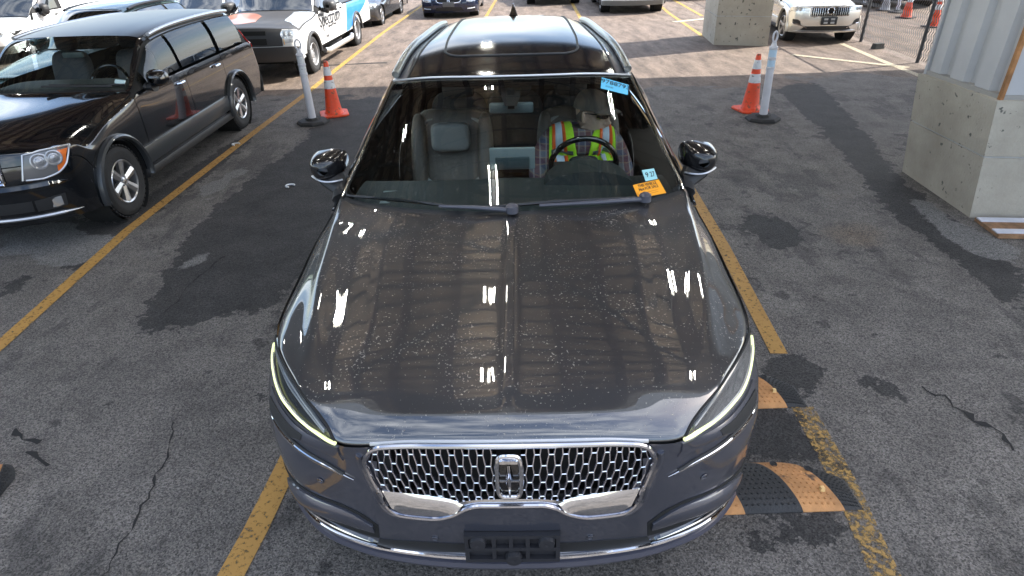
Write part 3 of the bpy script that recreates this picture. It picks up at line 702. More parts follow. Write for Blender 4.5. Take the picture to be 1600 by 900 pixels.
def make_wheel(parent, x, y, r, w=.235, style='five', spokes=5, rim=rim_m, turn=0., rr=.66):
    """tyre with tread blocks, rim with spokes; axle along X, outer face away from the car"""
    sg = 1 if x > 0 else -1; h = w/2
    mb = MB(); mb.lathe([(r*rr, -h*.9), (r*.86, -h), (r*.955, -h*.86), (r*.99, -h*.6), (r, 0), (r*.99, h*.6), (r*.955, h*.86), (r*.86, h), (r*.80, h*1.01), (r*rr*1.04, h*.92), (r*rr, h*.8)], 48, axis='X')
    for k in range(44):
        a = 2*math.pi*k/44
        for j, xo in enumerate((-.66, -.22, .22, .66)):
            aa = a+(.07 if j % 2 else 0); c = Vector((xo*h, math.cos(aa)*(r+.002), math.sin(aa)*(r+.002)))
            e = Vector((0, -math.sin(aa), math.cos(aa)))
            mb.bar(c-e*.014, c+e*.014, h*.34, .012, up=(0, math.cos(aa), math.sin(aa)))
    t = mb.build('wheel', tyre_m, parent, ang=30); t.location = (x, y, r); t.rotation_euler = (0, 0, turn)
    R_ = r*rr; face = sg*h*.78
    mb = MB(); prof = [(R_*1.02, sg*h*.9), (R_*.99, sg*h*.95), (R_*.93, sg*h*.88), (R_*.90, sg*h*.3), (R_*.88, -sg*h*.8)]
    mb.lathe(prof, 48, axis='X')
    if style == 'steel':
        mb.lathe([(R_*.9, sg*h*.35), (R_*.72, sg*h*.55), (R_*.62, sg*h*.30), (R_*.45, sg*h*.35), (R_*.38, sg*h*.62), (R_*.2, sg*h*.70), (0, sg*h*.70)], 40, axis='X')
        for k in range(8):
            a = 2*math.pi*k/8; mb.lathe([(.016, 0), (.016, sg*.03), (0, sg*.03)], 8, axis='X', c=(sg*h*.36, math.cos(a)*R_*.52, math.sin(a)*R_*.52))
    else:
        for k in range(spokes):
            a = 2*math.pi*k/spokes+.3
            subs = (0,) if style == 'five' else (-.16, .16)
            for d in subs:
                c0 = Vector((face*1.0, math.cos(a+d*.2)*R_*.16, math.sin(a+d*.2)*R_*.16)); c1 = Vector((face*1.12, math.cos(a+d)*R_*.94, math.sin(a+d)*R_*.94))
                e = Vector((0, -math.sin(a), math.cos(a))); w0, w1 = (R_*.14, R_*.21) if style == 'five' else (R_*.09, R_*.09)
                nx = Vector((sg, 0, 0)); th = .03
                vs = [c0-e*w0, c0+e*w0, c1+e*w1, c1-e*w1]; vs2 = [c0+nx*.012, c1+nx*.010]
                b0 = [v-nx*th for v in vs]
                mb.add(vs+vs2+b0, [(0, 4, 5, 3), (4, 1, 2, 5), (0, 3, 9, 6), (1, 7, 8, 2), (3, 5, 2, 8, 9), (0, 6, 7, 1, 4)])
        mb.lathe([(R_*.24, face*.8), (R_*.24, face*1.05), (R_*.16, face*1.16), (0, face*1.18)], 24, axis='X')
        for k in range(5):
            a = 2*math.pi*k/5; mb.lathe([(.011, 0), (.011, sg*.012), (0, sg*.012)], 6, axis='X', c=(face*1.05, math.cos(a)*R_*.2, math.sin(a)*R_*.2))
    ro = mb.build('rim', rim, t, ang=35); fix_normals(ro)
    mb = MB(); mb.lathe([(0, 0), (R_*.9, 0)], 32, axis='X', c=(-sg*h*.1, 0, 0)); mb.lathe([(R_*.5, sg*.01), (0, sg*.01)], 24, axis='X', c=(-sg*h*.05, 0, 0)); mb.build('brake', rimd_m, t)
    return t
def well(car, mat, w=.30):
    """dark wheel housings"""
    for (wy, wz, r) in car.wheels:
        for sg in (1, -1):
            mb = MB(); X = car.hw
            mb.lathe([(r*1.0, sg*(X-.02)), (r*1.0, sg*(X-w)), (0, sg*(X-w))], 28, axis='X', c=(0, wy, wz)); mb.build('wheel_housing', mat, car.root)
def mirror_housing(name, parent, c, size, mat, sg, arm=None, armmat=None, glassm=None):
    """rounded wedge housing: wide outer face to the front, glass behind"""
    W_, D_, H_ = size; G = np.zeros((15, 20, 3)); 
    for i in range(15):
        t = i/14; rr = math.sin(math.pi*(.03+.97*t)/2)**.42 if t < 1 else 1.
        y = -D_*.55+D_*(t**1.5)
        for j in range(20):
            a = 2*math.pi*j/19; e = .62
            x = abs(math.cos(a))**e*math.copysign(1, math.cos(a)); z = abs(math.sin(a))**e*math.copysign(1, math.sin(a))
            wx = W_/2*(1-.10*(z < 0)*abs(z)); G[i, j] = (sg*(x*wx*rr), y-.02*x*rr+.03*abs(x)**2*rr, z*H_/2*rr*(1-.16*(x*1.0 > 0)*abs(x)))
    mb = MB(); mb.grid(G); 
    o = mb.build(name, mat, parent, ang=60); fix_normals(o); o.location = c
    mb = MB(); mb.add([tuple(q) for q in G[-1][:-1]], [tuple(range(19))]); mb.build('mirror_glass', glassm or MATS['alloy'], o, smooth=False)
    if arm is not None:
        mb = MB(); mb.tube([Vector(arm)-Vector(c), Vector((-sg*W_*.30, 0, -H_*.30))*.5+(Vector(arm)-Vector(c))*.5+Vector((0, 0, -.02)), Vector((-sg*W_*.1, -.0, -H_*.42))], [.04, .03, .05], 10, sx=1.5); mb.build('mirror_arm', armmat or mat, o)
    return o
GLASS_D = glass('dark_glass', (.62, .66, .66)); GLASS_C = glass('clear_glass', (.72, .78, .76)); GLASS_W = glass('dusty_windscreen', (.82, .89, .86), dirt=.14)
black_trim = pm('black_trim', (.018, .018, .019), .55); gloss_black = pm('gloss_black', (.006, .006, .007), .15, coat=1.); chrome = pm('chrome', (.82, .82, .84), .06, metal=1.)
under_m = pm('underbody', (.008, .008, .008), .8); lensm = glass('lamp_lens', (.90, .92, .94), ior=1.2); satin = pm('satin_silver', (.5, .5, .51), .3, metal=.8)
# ================================================================ the grey SUV in front
GREY_SUV = [
 # bumper lower edge -> grille -> bonnet lip
 [(0,.095,.20),(.28,.108,.20),(.55,.165,.20),(.72,.245,.20),(.78,.295,.20),(.87,.405,.20),(.925,.52,.20),(.937,.61,.20),(.93,.68,.20)],
 [(0,.055,.40),(.28,.068,.40),(.55,.118,.40),(.72,.20,.40),(.78,.25,.40),(.875,.37,.40),(.93,.48,.39),(.943,.58,.34),(.935,.68,.25)],
 [(0,.035,.60),(.28,.045,.60),(.55,.095,.60),(.72,.175,.60),(.78,.225,.60),(.875,.35,.60),(.935,.48,.58),(.948,.60,.47),(.937,.70,.26)],
 [(0,.030,.76),(.28,.040,.76),(.54,.085,.765),(.70,.185,.76),(.77,.255,.755),(.875,.40,.745),(.935,.54,.71),(.95,.66,.52),(.937,.74,.27)],
 [(0,.038,.872),(.28,.045,.868),(.50,.06,.85),(.645,.185,.875),(.715,.27,.885),(.83,.44,.885),(.91,.62,.84),(.95,.74,.60),(.937,.80,.28)],
 [(0,.075,.905),(.28,.085,.902),(.505,.11,.888),(.665,.225,.902),(.725,.305,.908),(.84,.475,.90),(.915,.65,.85),(.95,.77,.61),(.937,.83,.28)],
 [(0,.20,.942),(.28,.208,.939),(.515,.225,.928),(.69,.30,.925),(.735,.36,.924),(.852,.52,.910),(.922,.69,.86),(.95,.81,.62),(.937,.87,.28)],
 [(0,.45,.992),(.28,.455,.988),(.52,.468,.977),(.705,.51,.958),(.735,.53,.952),(.862,.63,.926),(.93,.78,.87),(.95,.90,.64),(.937,.95,.28)],
 [(0,.80,1.042),(.28,.804,1.038),(.53,.815,1.028),(.745,.85,1.008),(.772,.865,1.000),(.876,.93,.958),(.936,1.02,.89),(.95,1.08,.66),(.937,1.1,.28)],
 [(0,1.08,1.076),(.28,1.09,1.073),(.54,1.115,1.063),(.79,1.20,1.042),(.815,1.215,1.033),(.892,1.235,.985),(.938,1.27,.915),(.948,1.3,.68),(.935,1.32,.28)],
 [(0,1.225,1.092),(.28,1.25,1.089),(.55,1.33,1.080),(.805,1.50,1.058),(.845,1.545,1.052),(.89,1.56,1.005),(.932,1.58,.945),(.945,1.6,.70),(.932,1.6,.28)],
 [(0,1.275,1.118),(.28,1.30,1.116),(.55,1.38,1.106),(.80,1.55,1.084),(.838,1.585,1.078),(.872,1.60,1.045),(.930,1.62,.955),(.944,1.63,.705),(.931,1.63,.28)],
 [(0,1.52,1.262),(.27,1.54,1.259),(.52,1.61,1.246),(.742,1.74,1.206),(.782,1.77,1.196),(.815,1.78,1.165),(.928,1.80,.985),(.943,1.8,.72),(.93,1.8,.28)],
 [(0,1.79,1.405),(.25,1.81,1.402),(.48,1.87,1.389),(.682,1.98,1.352),(.72,2.005,1.342),(.752,2.02,1.308),(.926,2.04,1.0),(.942,2.04,.73),(.93,2.04,.28)],
 [(0,2.05,1.523),(.23,2.065,1.521),(.44,2.12,1.511),(.625,2.215,1.482),(.660,2.24,1.474),(.692,2.26,1.436),(.925,2.3,1.01),(.94,2.3,.74),(.93,2.3,.28)],
 [(0,2.40,1.580),(.23,2.405,1.578),(.43,2.42,1.567),(.605,2.45,1.540),(.640,2.46,1.532),(.675,2.47,1.49),(.925,2.5,1.02),(.94,2.5,.75),(.93,2.5,.28)],
 [(0,2.9,1.628),(.22,2.9,1.625),(.41,2.9,1.613),(.565,2.9,1.580),(.600,2.9,1.571),(.645,2.9,1.51),(.922,2.9,1.03),(.94,2.9,.76),(.93,2.9,.28)],
 [(0,3.5,1.638),(.21,3.5,1.635),(.39,3.5,1.622),(.53,3.5,1.577),(.565,3.5,1.568),(.615,3.5,1.50),(.905,3.5,1.05),(.935,3.5,.77),(.925,3.5,.28)],
 [(0,3.98,1.572),(.20,3.98,1.569),(.36,3.97,1.557),(.49,3.95,1.532),(.525,3.94,1.522),(.58,3.92,1.45),(.87,3.85,1.07),(.925,3.9,.78),(.915,3.9,.28)],
 [(0,4.40,1.20),(.22,4.39,1.195),(.40,4.37,1.18),(.56,4.32,1.16),(.60,4.30,1.15),(.66,4.27,1.12),(.82,4.2,1.02),(.90,4.25,.76),(.90,4.3,.3)],
 [(0,4.55,.95),(.24,4.54,.95),(.45,4.51,.94),(.62,4.46,.93),(.68,4.43,.92),(.76,4.38,.90),(.84,4.32,.86),(.89,4.32,.68),(.89,4.36,.32)],
 [(0,4.58,.62),(.24,4.57,.62),(.46,4.54,.62),(.64,4.49,.62),(.70,4.46,.62),(.78,4.41,.62),(.85,4.36,.60),(.885,4.36,.5),(.885,4.38,.33)],
 [(0,4.54,.35),(.24,4.53,.35),(.46,4.5,.35),(.64,4.46,.35),(.70,4.43,.35),(.78,4.4,.35),(.85,4.37,.35),(.88,4.38,.35),(.88,4.4,.34)],
]
CAR_LOC, CAR_RZ = (-0.02075, 1.30021), -0.0306703
car = Car('parked_suv', 'dark grey SUV with chrome honeycomb grille filling the middle, driver in lime vest inside', GREY_SUV, CAR_LOC, CAR_RZ,
          wheels=[(.93, .36, .40), (3.64, .36, .40)], wr=.36, cat='SUV'); car.hw = .94
S = car.S
paintg = pm('grey_metallic_skylit', (.072, .076, .102), .36, metal=.6, coat=1., coat_r=.015, var=.05, vs=3)  # bluish sky light on the bumper put into this paint colour
paintd = pm('grey_metallic_dusty', (.034, .034, .037), .45, metal=.5, coat=1., coat_r=.010, dirt=(120, .655, (.30, .28, .25)), var=.06, vs=3)
for q in (paintg, paintd): q.node_tree.nodes['Principled BSDF'].inputs['Coat IOR'].default_value = 2.12
blackroof = pm('black_glass_roof', (.008, .008, .009), .10, coat=.0, dirt=(120, .70, (.12, .11, .10)))
HE_U = [0, 1.45, 1.6, 2.18, 2.43, 2.66, 3.03, 4.07, 4.53, 5.0, 5.62]; HE_V = [4.0, 4.0, 4.0, 4.0, 4.62, 4.86, 4.98, 4.99, 5.11, 5.28, 5.5]
DR_U = [0, 1.5, 2.18, 2.51, 2.94, 3.63, 4.18, 4.65, 5.06, 5.52, 5.9]; DR_V = [3.93, 3.95, 3.86, 3.58, 3.40, 3.37, 3.37, 3.44, 3.55, 3.66, 3.87]
he = lambda u: np.interp(abs(u), HE_U, HE_V); dr = lambda u: np.interp(abs(u), DR_U, DR_V)
car.shell(under_m, skip=((10.35, 13.96, 0, 4.05), (12.2, 17.2, 5.1, 5.9), (2.1, 3.85, 0, 1.5)))
# bonnet with its centre ridge
us = np.unique(np.round(np.concatenate([lin(-5.62, 5.62, 161), lin(-2.5, -2.1, 9), lin(2.1, 2.5, 9), lin(-.3, .3, 21)]), 4))
T = lin(0, 1, 90); U = np.repeat(us[None], 90, 0); V = he(us)[None]+(9.93-he(us)[None])*T[:, None]
G = S(U, V); N = S.normal(U, V); x = G[..., 0]; yy = G[..., 1]
# one smooth polynomial sheet between the lip and the side creases keeps the paint reflections clean
fitm = (abs(x) < .84) & (yy > .07) & (yy < 1.30)
def basis(a, b): return np.stack([a**i*b**j for i in (0, 2, 4, 6) for j in range(6) if i+j < 9], -1)
cf_, *_r = np.linalg.lstsq(basis(x[fitm], yy[fitm]), G[..., 2][fitm], rcond=None)
sm_ = lambda t: np.clip(t, 0, 1)**2*(3-2*np.clip(t, 0, 1))
xc = np.interp(yy, [.25, .55, .87, 1.2, 1.55], [.66, .725, .775, .805, .85])
wgt = sm_((yy-.08)/.14)*sm_((xc+.06-abs(x))/.10)*sm_((1.30-yy)/.12)
zp = (basis(x, yy) @ cf_); G[..., 2] = G[..., 2]*(1-wgt)+zp*wgt
print('bonnet fit', float(np.abs(zp-G[..., 2])[fitm].max()))
fade = np.clip((yy-.12)/.25, 0, 1)*np.clip((1.22-yy)/.2, 0, 1)
G = G+N*(fade*(.007*np.exp(-np.clip((np.abs(x)-.018)/.012, 0, 9)**1.)))[..., None]
xc = np.interp(yy, [.25, .55, .87, 1.2, 1.55], [.66, .725, .775, .805, .85]); xd = np.interp(yy, [.2, .6, 1.2], [.47, .50, .545])
ax = np.abs(x); fc = np.clip((yy-.28)/.35, 0, 1); fd = np.clip((yy-.3)/.3, 0, 1)*np.clip((1.3-yy)/.2, 0, 1)
G = G+N*(-fc*.15*np.clip(ax-xc, 0, .035)+fc*.012*np.exp(-((ax-xc)/.05)**2)-fd*.05*np.clip(ax-xd, 0, .04))[..., None]
bonnet = car.mesh('bonnet', G, paintd, cut=False)
# panels round it
us = lin(-8, 8, 161); T = lin(0, 1, 50)
top = np.where(abs(us) <= 5.9, dr(us), 3.87)-.03
U = np.repeat(us[None], 50, 0); V = 0.0+top[None]*T[:, None]
# grille opening left free: drop faces inside the grille outline
GR = [(0, 3.93), (.72, 3.93), (1.45, 3.96), (1.60, 3.86), (1.65, 3.41), (1.6, 2.92), (1.51, 2.31), (1.42, 1.83), (1.30, 1.70), (.94, 1.68), (.68, 1.79), (.51, 1.97), (.34, 2.06), (0, 2.06)]
GRF = GR+[(-a, b) for a, b in GR[-2:0:-1]]
G = S(U, V)
bm_ = MB(); bm_.grid(G); uf, vf = U.ravel(), V.ravel(); inn = inside([(a*.985, 2.85+(b-2.85)*.97) for a, b in GRF], uf, vf)
bm_.f = [f for f in bm_.f if not all(inn[i] for i in f)]; bm_.mi = [0]*len(bm_.f)
ob = bm_.build('front_bumper', paintg, car.root, ang=60); car.arch_cut(ob)
for sg in (1, -1):
    us = lin(5.66, 8, 30); T = lin(0, 1, 60); lo = np.where(us < 5.93, 5.5, 3.87); U = np.repeat(us[None], 60, 0); V = lo[None]+(10.5-lo[None])*T[:, None]
    car.patch('fender', U*sg, V, paintg, gap=.003)
    # headlamp: dark housing, light bars, glowing running light, clear lens
    Bc = [(u, float(dr(u))) for u in (2.2, 2.51, 2.94, 3.63, 4.18, 4.65, 5.06, 5.52, 5.9)]; Tc = [(2.22, 4.0), (2.43, 4.58), (2.66, 4.80), (3.03, 4.92), (4.07, 4.93), (4.53, 5.05), (5.0, 5.2), (5.55, 5.25), (5.93, 4.2)]
    Bs = [(a*sg, b) for a, b in Bc]; Ts = [(a*sg, b) for a, b in Tc]
    hl = car.poly_patch('headlight', Bs, Ts, pm('lamp_black', (.035, .038, .045), .2), off=-.006, n=40, m=14, mirror=False)[0]
    car.strip('lamp_gap', Ts, .0045, under_m, off=.0015, n=50, parent=hl, mirror=False)
    mid = lambda k: [(a[0]*(1-k)+b[0]*k, a[1]*(1-k)+b[1]*k) for a, b in zip(Bs, Ts)]
    car.strip('running_light', [(a, b+.05) for a, b in mid(.04)], .0062, pm('drl', (.7, .8, .35), .3, emit=(.88, .95, .45), es=.40), off=.004, n=50, parent=hl, mirror=False, nn=8)
    car.strip('light_guide', mid(.10)[:-1], .004, satin, off=.003, n=40, parent=hl, mirror=False)
    for k in (.34, .58): car.strip('lamp_bar', mid(k)[1:-1], .006, satin, off=-.002, n=40, parent=hl, mirror=False)
    A1, B1 = mid(.40)[1:6], mid(.60)[1:6]
    car.poly_patch('lens_reflection_bar', A1, B1, pm('lens_reflection_pale', (.60, .64, .72), .10, metal=.5, coat=1.), off=.002, n=20, m=4, parent=hl, mirror=False)  # pale bar paints the bright lens reflection into the lamp
    car.poly_patch('lens', Bs, Ts, lensm, off=.004, n=40, m=12, parent=hl, mirror=False)
    # gloss trim and vent under the lamp, chrome blade
    car.poly_patch('lamp_trim', [(a*sg, b) for a, b in ((1.93, 2.98), (2.33, 3.02), (2.85, 2.95), (3.5, 2.83), (4.31, 2.82), (4.87, 2.9))], [(a*sg, b) for a, b in ((2.14, 3.66), (2.48, 3.46), (2.9, 3.30), (3.62, 3.27), (4.4, 3.30), (4.9, 3.38))], paintg, off=.005, n=30, m=6, mirror=False, bulge=.004)
    car.poly_patch('corner_vent', [(a*sg, b) for a, b in ((2.90, 3.01), (3.51, 2.88), (4.31, 2.87), (4.87, 2.95))], [(a*sg, b) for a, b in ((2.88, 3.20), (3.62, 3.17), (4.34, 3.19), (4.8, 3.2))], black_trim, off=.010, n=24, m=5, mirror=False)
    car.strip('chrome_blade', [(a*sg, b) for a, b in ((1.82, 2.46), (2.13, 2.59), (2.61, 2.66), (3.49, 2.71), (4.42, 2.71), (5.1, 2.66))], .009, chrome, off=.004, n=40, mirror=False, nn=8, sx=.7, taper=True)
    car.strip('blade_shadow_strip', [(a*sg, b+.10) for a, b in ((1.95, 2.46), (2.2, 2.57), (2.61, 2.64), (3.49, 2.69), (4.42, 2.69), (5.0, 2.66))], .008, black_trim, off=.001, n=40, mirror=False, nn=6)
    # lower intake: black pocket, painted blade, bright strip
    pk = car.poly_patch('side_intake', [(a*sg, b) for a, b in ((1.70, .78), (2.05, .80), (2.53, .82), (3.08, .78), (4.14, .70), (4.8, .62), (5.3, .75))], [(a*sg, b) for a, b in ((1.66, 1.22), (1.87, 1.50), (2.32, 1.62), (2.93, 1.58), (4.18, 1.45), (4.8, 1.30), (5.3, 1.15))], under_m, off=.003, n=40, m=8, mirror=False)[0]
    car.poly_patch('intake_blade', [(a*sg, b) for a, b in ((1.72, 1.02), (2.14, 1.06), (2.72, 1.04), (3.62, 1.0), (4.3, 1.0), (4.65, 1.05))], [(a*sg, b) for a, b in ((1.72, 1.22), (1.95, 1.46), (2.47, 1.55), (3.2, 1.50), (4.2, 1.34), (4.65, 1.15))], paintg, off=.012, n=40, m=10, mirror=False, bulge=.022)
    car.poly_patch('bright_strip', [(a*sg, b) for a, b in ((1.72, .40), (2.11, .45), (2.52, .48), (3.01, .50), (3.88, .48), (4.5, .45))], [(a*sg, b) for a, b in ((1.84, .60), (2.14, .68), (2.55, .74), (3.05, .76), (3.95, .70), (4.6, .60))], pm('dark_chrome', (.30, .32, .34), .12, metal=1.), off=.006, n=40, m=6, mirror=False, bulge=.004)
    car.strip('chrome_edge', [(a*sg, b) for a, b in ((1.84, .61), (2.14, .69), (2.55, .75), (3.05, .77), (3.95, .71), (4.6, .60))], .005, chrome, off=.008, n=40, mirror=False, taper=True)
# lower black intake band and lip
car.poly_patch('lower_intake', [(-1.78, .46), (-1.2, .5), (-.6, .55), (0, .55), (.6, .55), (1.2, .5), (1.78, .46)], [(-1.70, .74), (-1.2, .83), (-.6, .87), (0, .90), (.6, .87), (1.2, .83), (1.70, .74)], black_trim, off=.003, n=50, m=5, mirror=False)
car.strip('chrome_lip', [(u, .40+.03*abs(u)/2 if abs(u) < 3 else .45-.06*(abs(u)-3)) for u in lin(-4.8, 4.8, 33)], .009, chrome, off=.006, n=120, mirror=False, nn=8, taper=True)
car.strip('splitter', [(u, .12) for u in lin(-5, 5, 33)], .022, pm('splitter_grey', (.05, .05, .07), .35, coat=.5), off=-.002, n=100, mirror=False, nn=8)
for u in (.95, -.95, 2.5, -2.5):
    P = S.off(u, .98 if abs(u) < 2 else 2.1, .001); N_ = S.normal(u, .98)
    mb = MB(); q = Vector(N_).to_track_quat('Z', 'Y').to_matrix().to_4x4(); q.translation = Vector(P)
    mb.lathe([(.013, 0), (.013, .003), (.009, .003), (.009, .0015), (0, .0015)], 16); o = mb.build('parking_sensor', paintg, car.root); o.data.transform(q)
# bonnet lip band over the grille
car.strip('bonnet_edge_trim', [(u, 4.0) for u in lin(-1.62, 1.62, 21)], .008, satin, off=-.004, n=60, mirror=False, nn=8)
# grille: recess, honeycomb, frame, wings, emblem
U, V = np.meshgrid(lin(-1.7, 1.7, 40), lin(1.6, 4.0, 20)); G = S(U, V); G[..., 1] += .07; mb = MB(); mb.grid(G)
gr = mb.build('grille', under_m, car.root); 
car.strip('grille_frame', GRF, .008, pm('frame_chrome', (.6, .6, .64), .1, metal=1.), off=.012, n=220, parent=gr, mirror=False, closed=True, nn=8)
car.strip('grille_surround', [(a*1.06, 2.88+(b-2.88)*1.07 if b < 3.5 else b) for a, b in GRF if b < 3.7], .012, paintg, off=-.002, n=160, parent=gr, mirror=False, nn=8)
mbG = MB()
GI = [(a*.985, 2.86+(b-2.86)*.975) for a, b in GRF]
ZR = [.905, .862, .817, .776, .738, .703, .670, .639, .610, .582]; zv = lambda z: float(np.interp(z, [.40, .60, .76, .866], [1, 2, 3, 4]))
PU, AU = .158, .030
def clip_bar(a, b):
    T = lin(0, 1, 9); P = np.array([np.array(a)*(1-t)+np.array(b)*t for t in T]); m_ = inside(GI, P[:, 0], P[:, 1])
    m_ &= ~((abs(P[:, 0]) < .125) & (P[:, 1] > 2.1) & (P[:, 1] < 3.85))
    if m_.sum() < 2: return
    k = np.where(m_)[0]; a, b = P[k[0]], P[k[-1]]
    A3, B3 = S.off(a[0], a[1], -.001), S.off(b[0], b[1], -.001); mbG.tube([A3, B3], .0030, 6, cap=False)
    A4, B4 = A3+np.array((0, .022, 0)), B3+np.array((0, .022, 0)); mbG.add([A3, B3, B4, A4], [(0, 1, 2, 3)])
for r_ in range(len(ZR)-1):
    for k in range(-12, 13):
        c = (k+(.5 if r_ % 2 else 0))*PU; v0_, v1_ = zv(ZR[r_]), zv(ZR[r_+1]); sc = 1.-.012*r_
        clip_bar(((c-AU)*sc, v0_), ((c+AU)*sc, v0_)); clip_bar(((c+AU)*sc, v0_), ((c+PU/2-AU)*(sc-.012), v1_)); clip_bar(((c-AU)*sc, v0_), ((c-PU/2+AU)*(sc-.012), v1_))
meshm = pm('grille_chrome', (.78, .78, .84), .22, metal=1.)
o = mbG.build('honeycomb', meshm, gr, ang=25); o['kind'] = 'stuff'
for sg in (1, -1):
    car.poly_patch('grille_wing', [(a*sg, b) for a, b in ((.62, 1.92), (.74, 1.86), (.94, 1.82), (1.26, 1.84), (1.38, 1.95))], [(a*sg, b) for a, b in ((.53, 2.06), (.74, 2.20), (1.0, 2.26), (1.3, 2.28), (1.49, 2.28))], chrome, off=.006, n=30, m=10, parent=gr, mirror=False, bulge=.006, tilt=(.016, -.004))
car.poly_patch('grille_base_bar', [(-.68, 1.82), (-.5, 2.0), (-.34, 2.08), (0, 2.08), (.34, 2.08), (.5, 2.0), (.68, 1.82)], [(-.62, 2.1), (-.45, 2.16), (-.3, 2.2), (0, 2.2), (.3, 2.2), (.45, 2.16), (.62, 2.1)], chrome, off=.004, n=40, m=5, parent=gr, mirror=False, bulge=.003)
P = Vector(S.off(0, 2.98, .012)); em = MB()
ring = [(.037*math.copysign(abs(math.cos(t))**.45, math.cos(t)), .088*math.copysign(abs(math.sin(t))**.55, math.sin(t))) for t in np.linspace(0, 2*math.pi, 33)[:-1]]
em.tube([P+Vector((a, -.012, b)) for a, b in ring], .008, 8, closed=True, up=(0, 1, 0)); 
em.add([P+Vector((0, -.020, .06)), P+Vector((.012, -.010, -.014)), P+Vector((0, -.020, -.07)), P+Vector((-.012, -.010, -.014)), P+Vector((0, -.026, 0))], [(0, 4, 1), (1, 4, 2), (2, 4, 3), (3, 4, 0)])
em.bar(P+Vector((0, -.014, -.078)), P+Vector((0, -.014, .055)), .007, .01, up=(0, 1, 0)); em.bar(P+Vector((-.030, -.014, -.014)), P+Vector((.030, -.014, -.014)), .004, .006, up=(0, 1, 0))
em.bar(P+Vector((-.027, -.016, .070)), P+Vector((.027, -.016, .070)), .012, .01, up=(0, 1, 0))
o = em.build('emblem', chrome, gr)
mb = MB(); mb.add([tuple(P+Vector((a*.92, -.004, b*.95))) for a, b in ring], [tuple(range(32))[::-1]]); mb.build('emblem_back', gloss_black, o, smooth=False)
# plate bracket
pb = MB(); y0 = float(S(0, 1.1)[1])-.022; zc = float(S(0, 1.1)[2])-.03; wd, ht = .162, .068
pb.box((0, y0+.02, zc), (2*wd, .012, 2*ht))
for z in (-ht+.008, -.002, ht-.008): pb.box((0, y0+.006, zc+z), (2*wd-.002, .02, .016))
for xx in (-wd+.008, -.004, .052, -.062, wd-.008): pb.box((xx, y0+.007, zc), (.014, .019, 2*ht-.004))
for xx, z in ((-.115, .036), (.115, .036), (.004, -.045)): pb.lathe([(.030, 0), (.026, -.02), (.012, -.022), (0, -.018)], 16, axis='Y', c=(xx, y0+.004, zc+z))
o = pb.build('plate_bracket', pm('bracket_black', (.022, .022, .026), .45), car.root, ang=30)
# glass, pillars, roof
car.panel('cowl_panel', -4.3, 4.3, 9.96, 10.5, black_trim, 60, 6, off=-.008, cut=False)
def wedge(v): return float(np.interp(v, [10.3, 10.6, 11, 12, 13.96], [3.6, 3.85, 3.98, 4.02, 4.02]))
ws = car.panel('windscreen', lambda v: -wedge(v), wedge, 10.38, 13.95, GLASS_W, 50, 50, cut=False)
for sg in (1, -1):
    car.panel('screen_edge_band', lambda v: sg*(wedge(v)-.30+.0*v), lambda v: sg*wedge(v), 10.38, 13.95, gloss_black, 6, 40, off=-.003, cut=False, parent=ws, gap=0)
    car.panel('a_pillar', sg*4.06, sg*4.98, 10.4, 14.6, gloss_black, 10, 40, cut=False)
    car.strip('pillar_trim', [(sg*4.06, v) for v in lin(10.25, 13.98, 14)], .006, pm('pillar_bright', (.55, .53, .48), .2, metal=1.), off=.004, n=60, mirror=False)
    car.panel('side_glass', sg*5.12, sg*5.88, 11.6, 17.2, GLASS_D, 6, 40, cut=False)
    car.strip('window_trim', [(sg*5.94, v) for v in lin(10.7, 17.4, 14)], .008, chrome, off=.002, n=60, mirror=False)
    car.panel('roof_side', sg*2.72, sg*5.05, 14.02, 18.2, paintg, 16, 40, cut=False)
    car.strip('roof_rail', [(sg*3.55, v) for v in (14.1, 14.4, 15, 16, 17, 17.4, 17.6)], .022, pm('rail_satin', (.36, .38, .37), .28, metal=.85), off=.022, n=60, mirror=False, nn=10, sx=1.)
    car.strip('roof_gutter', [(sg*2.72, v) for v in lin(14.05, 18, 8)], .006, black_trim, off=.0, n=50, mirror=False)
    car.panel('front_door', sg*6.0, sg*8, 10.55, 15.0, paintg, 26, 30)
    car.panel('rear_door', sg*6.0, sg*8, 15.0, 17.0, paintg, 26, 20)
    car.panel('rear_quarter', sg*5.0, sg*8, 17.05, 21.9, paintg, 30, 40)
    for vv_, vx in ((14.4, 14.75), (16.5, 16.8)):
        a, b_ = S.off(sg*6.35, vv_, .03), S.off(sg*6.35, vx, .03); mb = MB(); mb.tube([S.off(sg*6.35, vv_, 0), a, b_, S.off(sg*6.35, vx, 0)], .012, 8); mb.build('door_handle', paintg, car.root)
car.panel('screen_top_band', lambda v: -3.98, lambda v: 3.98, 13.70, 13.95, gloss_black, 50, 4, off=-.003, cut=False, parent=ws, gap=0)
car.strip('header_trim', [(u, 13.99) for u in lin(-4, 4, 21)], .0065, alu, off=.003, n=80, mirror=False)
rf = car.panel('roof', -2.70, 2.70, 14.02, 18.3, blackroof, 50, 60, cut=False)
SR = [(0, 14.91), (1.3, 14.93), (1.55, 14.99), (1.78, 15.12), (1.86, 15.4), (1.96, 16.6), (1.99, 17.6)]
car.strip('sunroof_seal', SR[::-1]+[(-a, b) for a, b in SR[1:]], .007, black_trim, off=.001, n=140, parent=rf, mirror=False)
car.panel('tailgate', -4.6, 4.6, 18.35, 21.9, paintg, 40, 40, cut=False)
mb = MB(); mb.prism([(-.006, 0), (.006, 0), (.006, .2), (-.006, .2)], 0, .01); fin = MB()
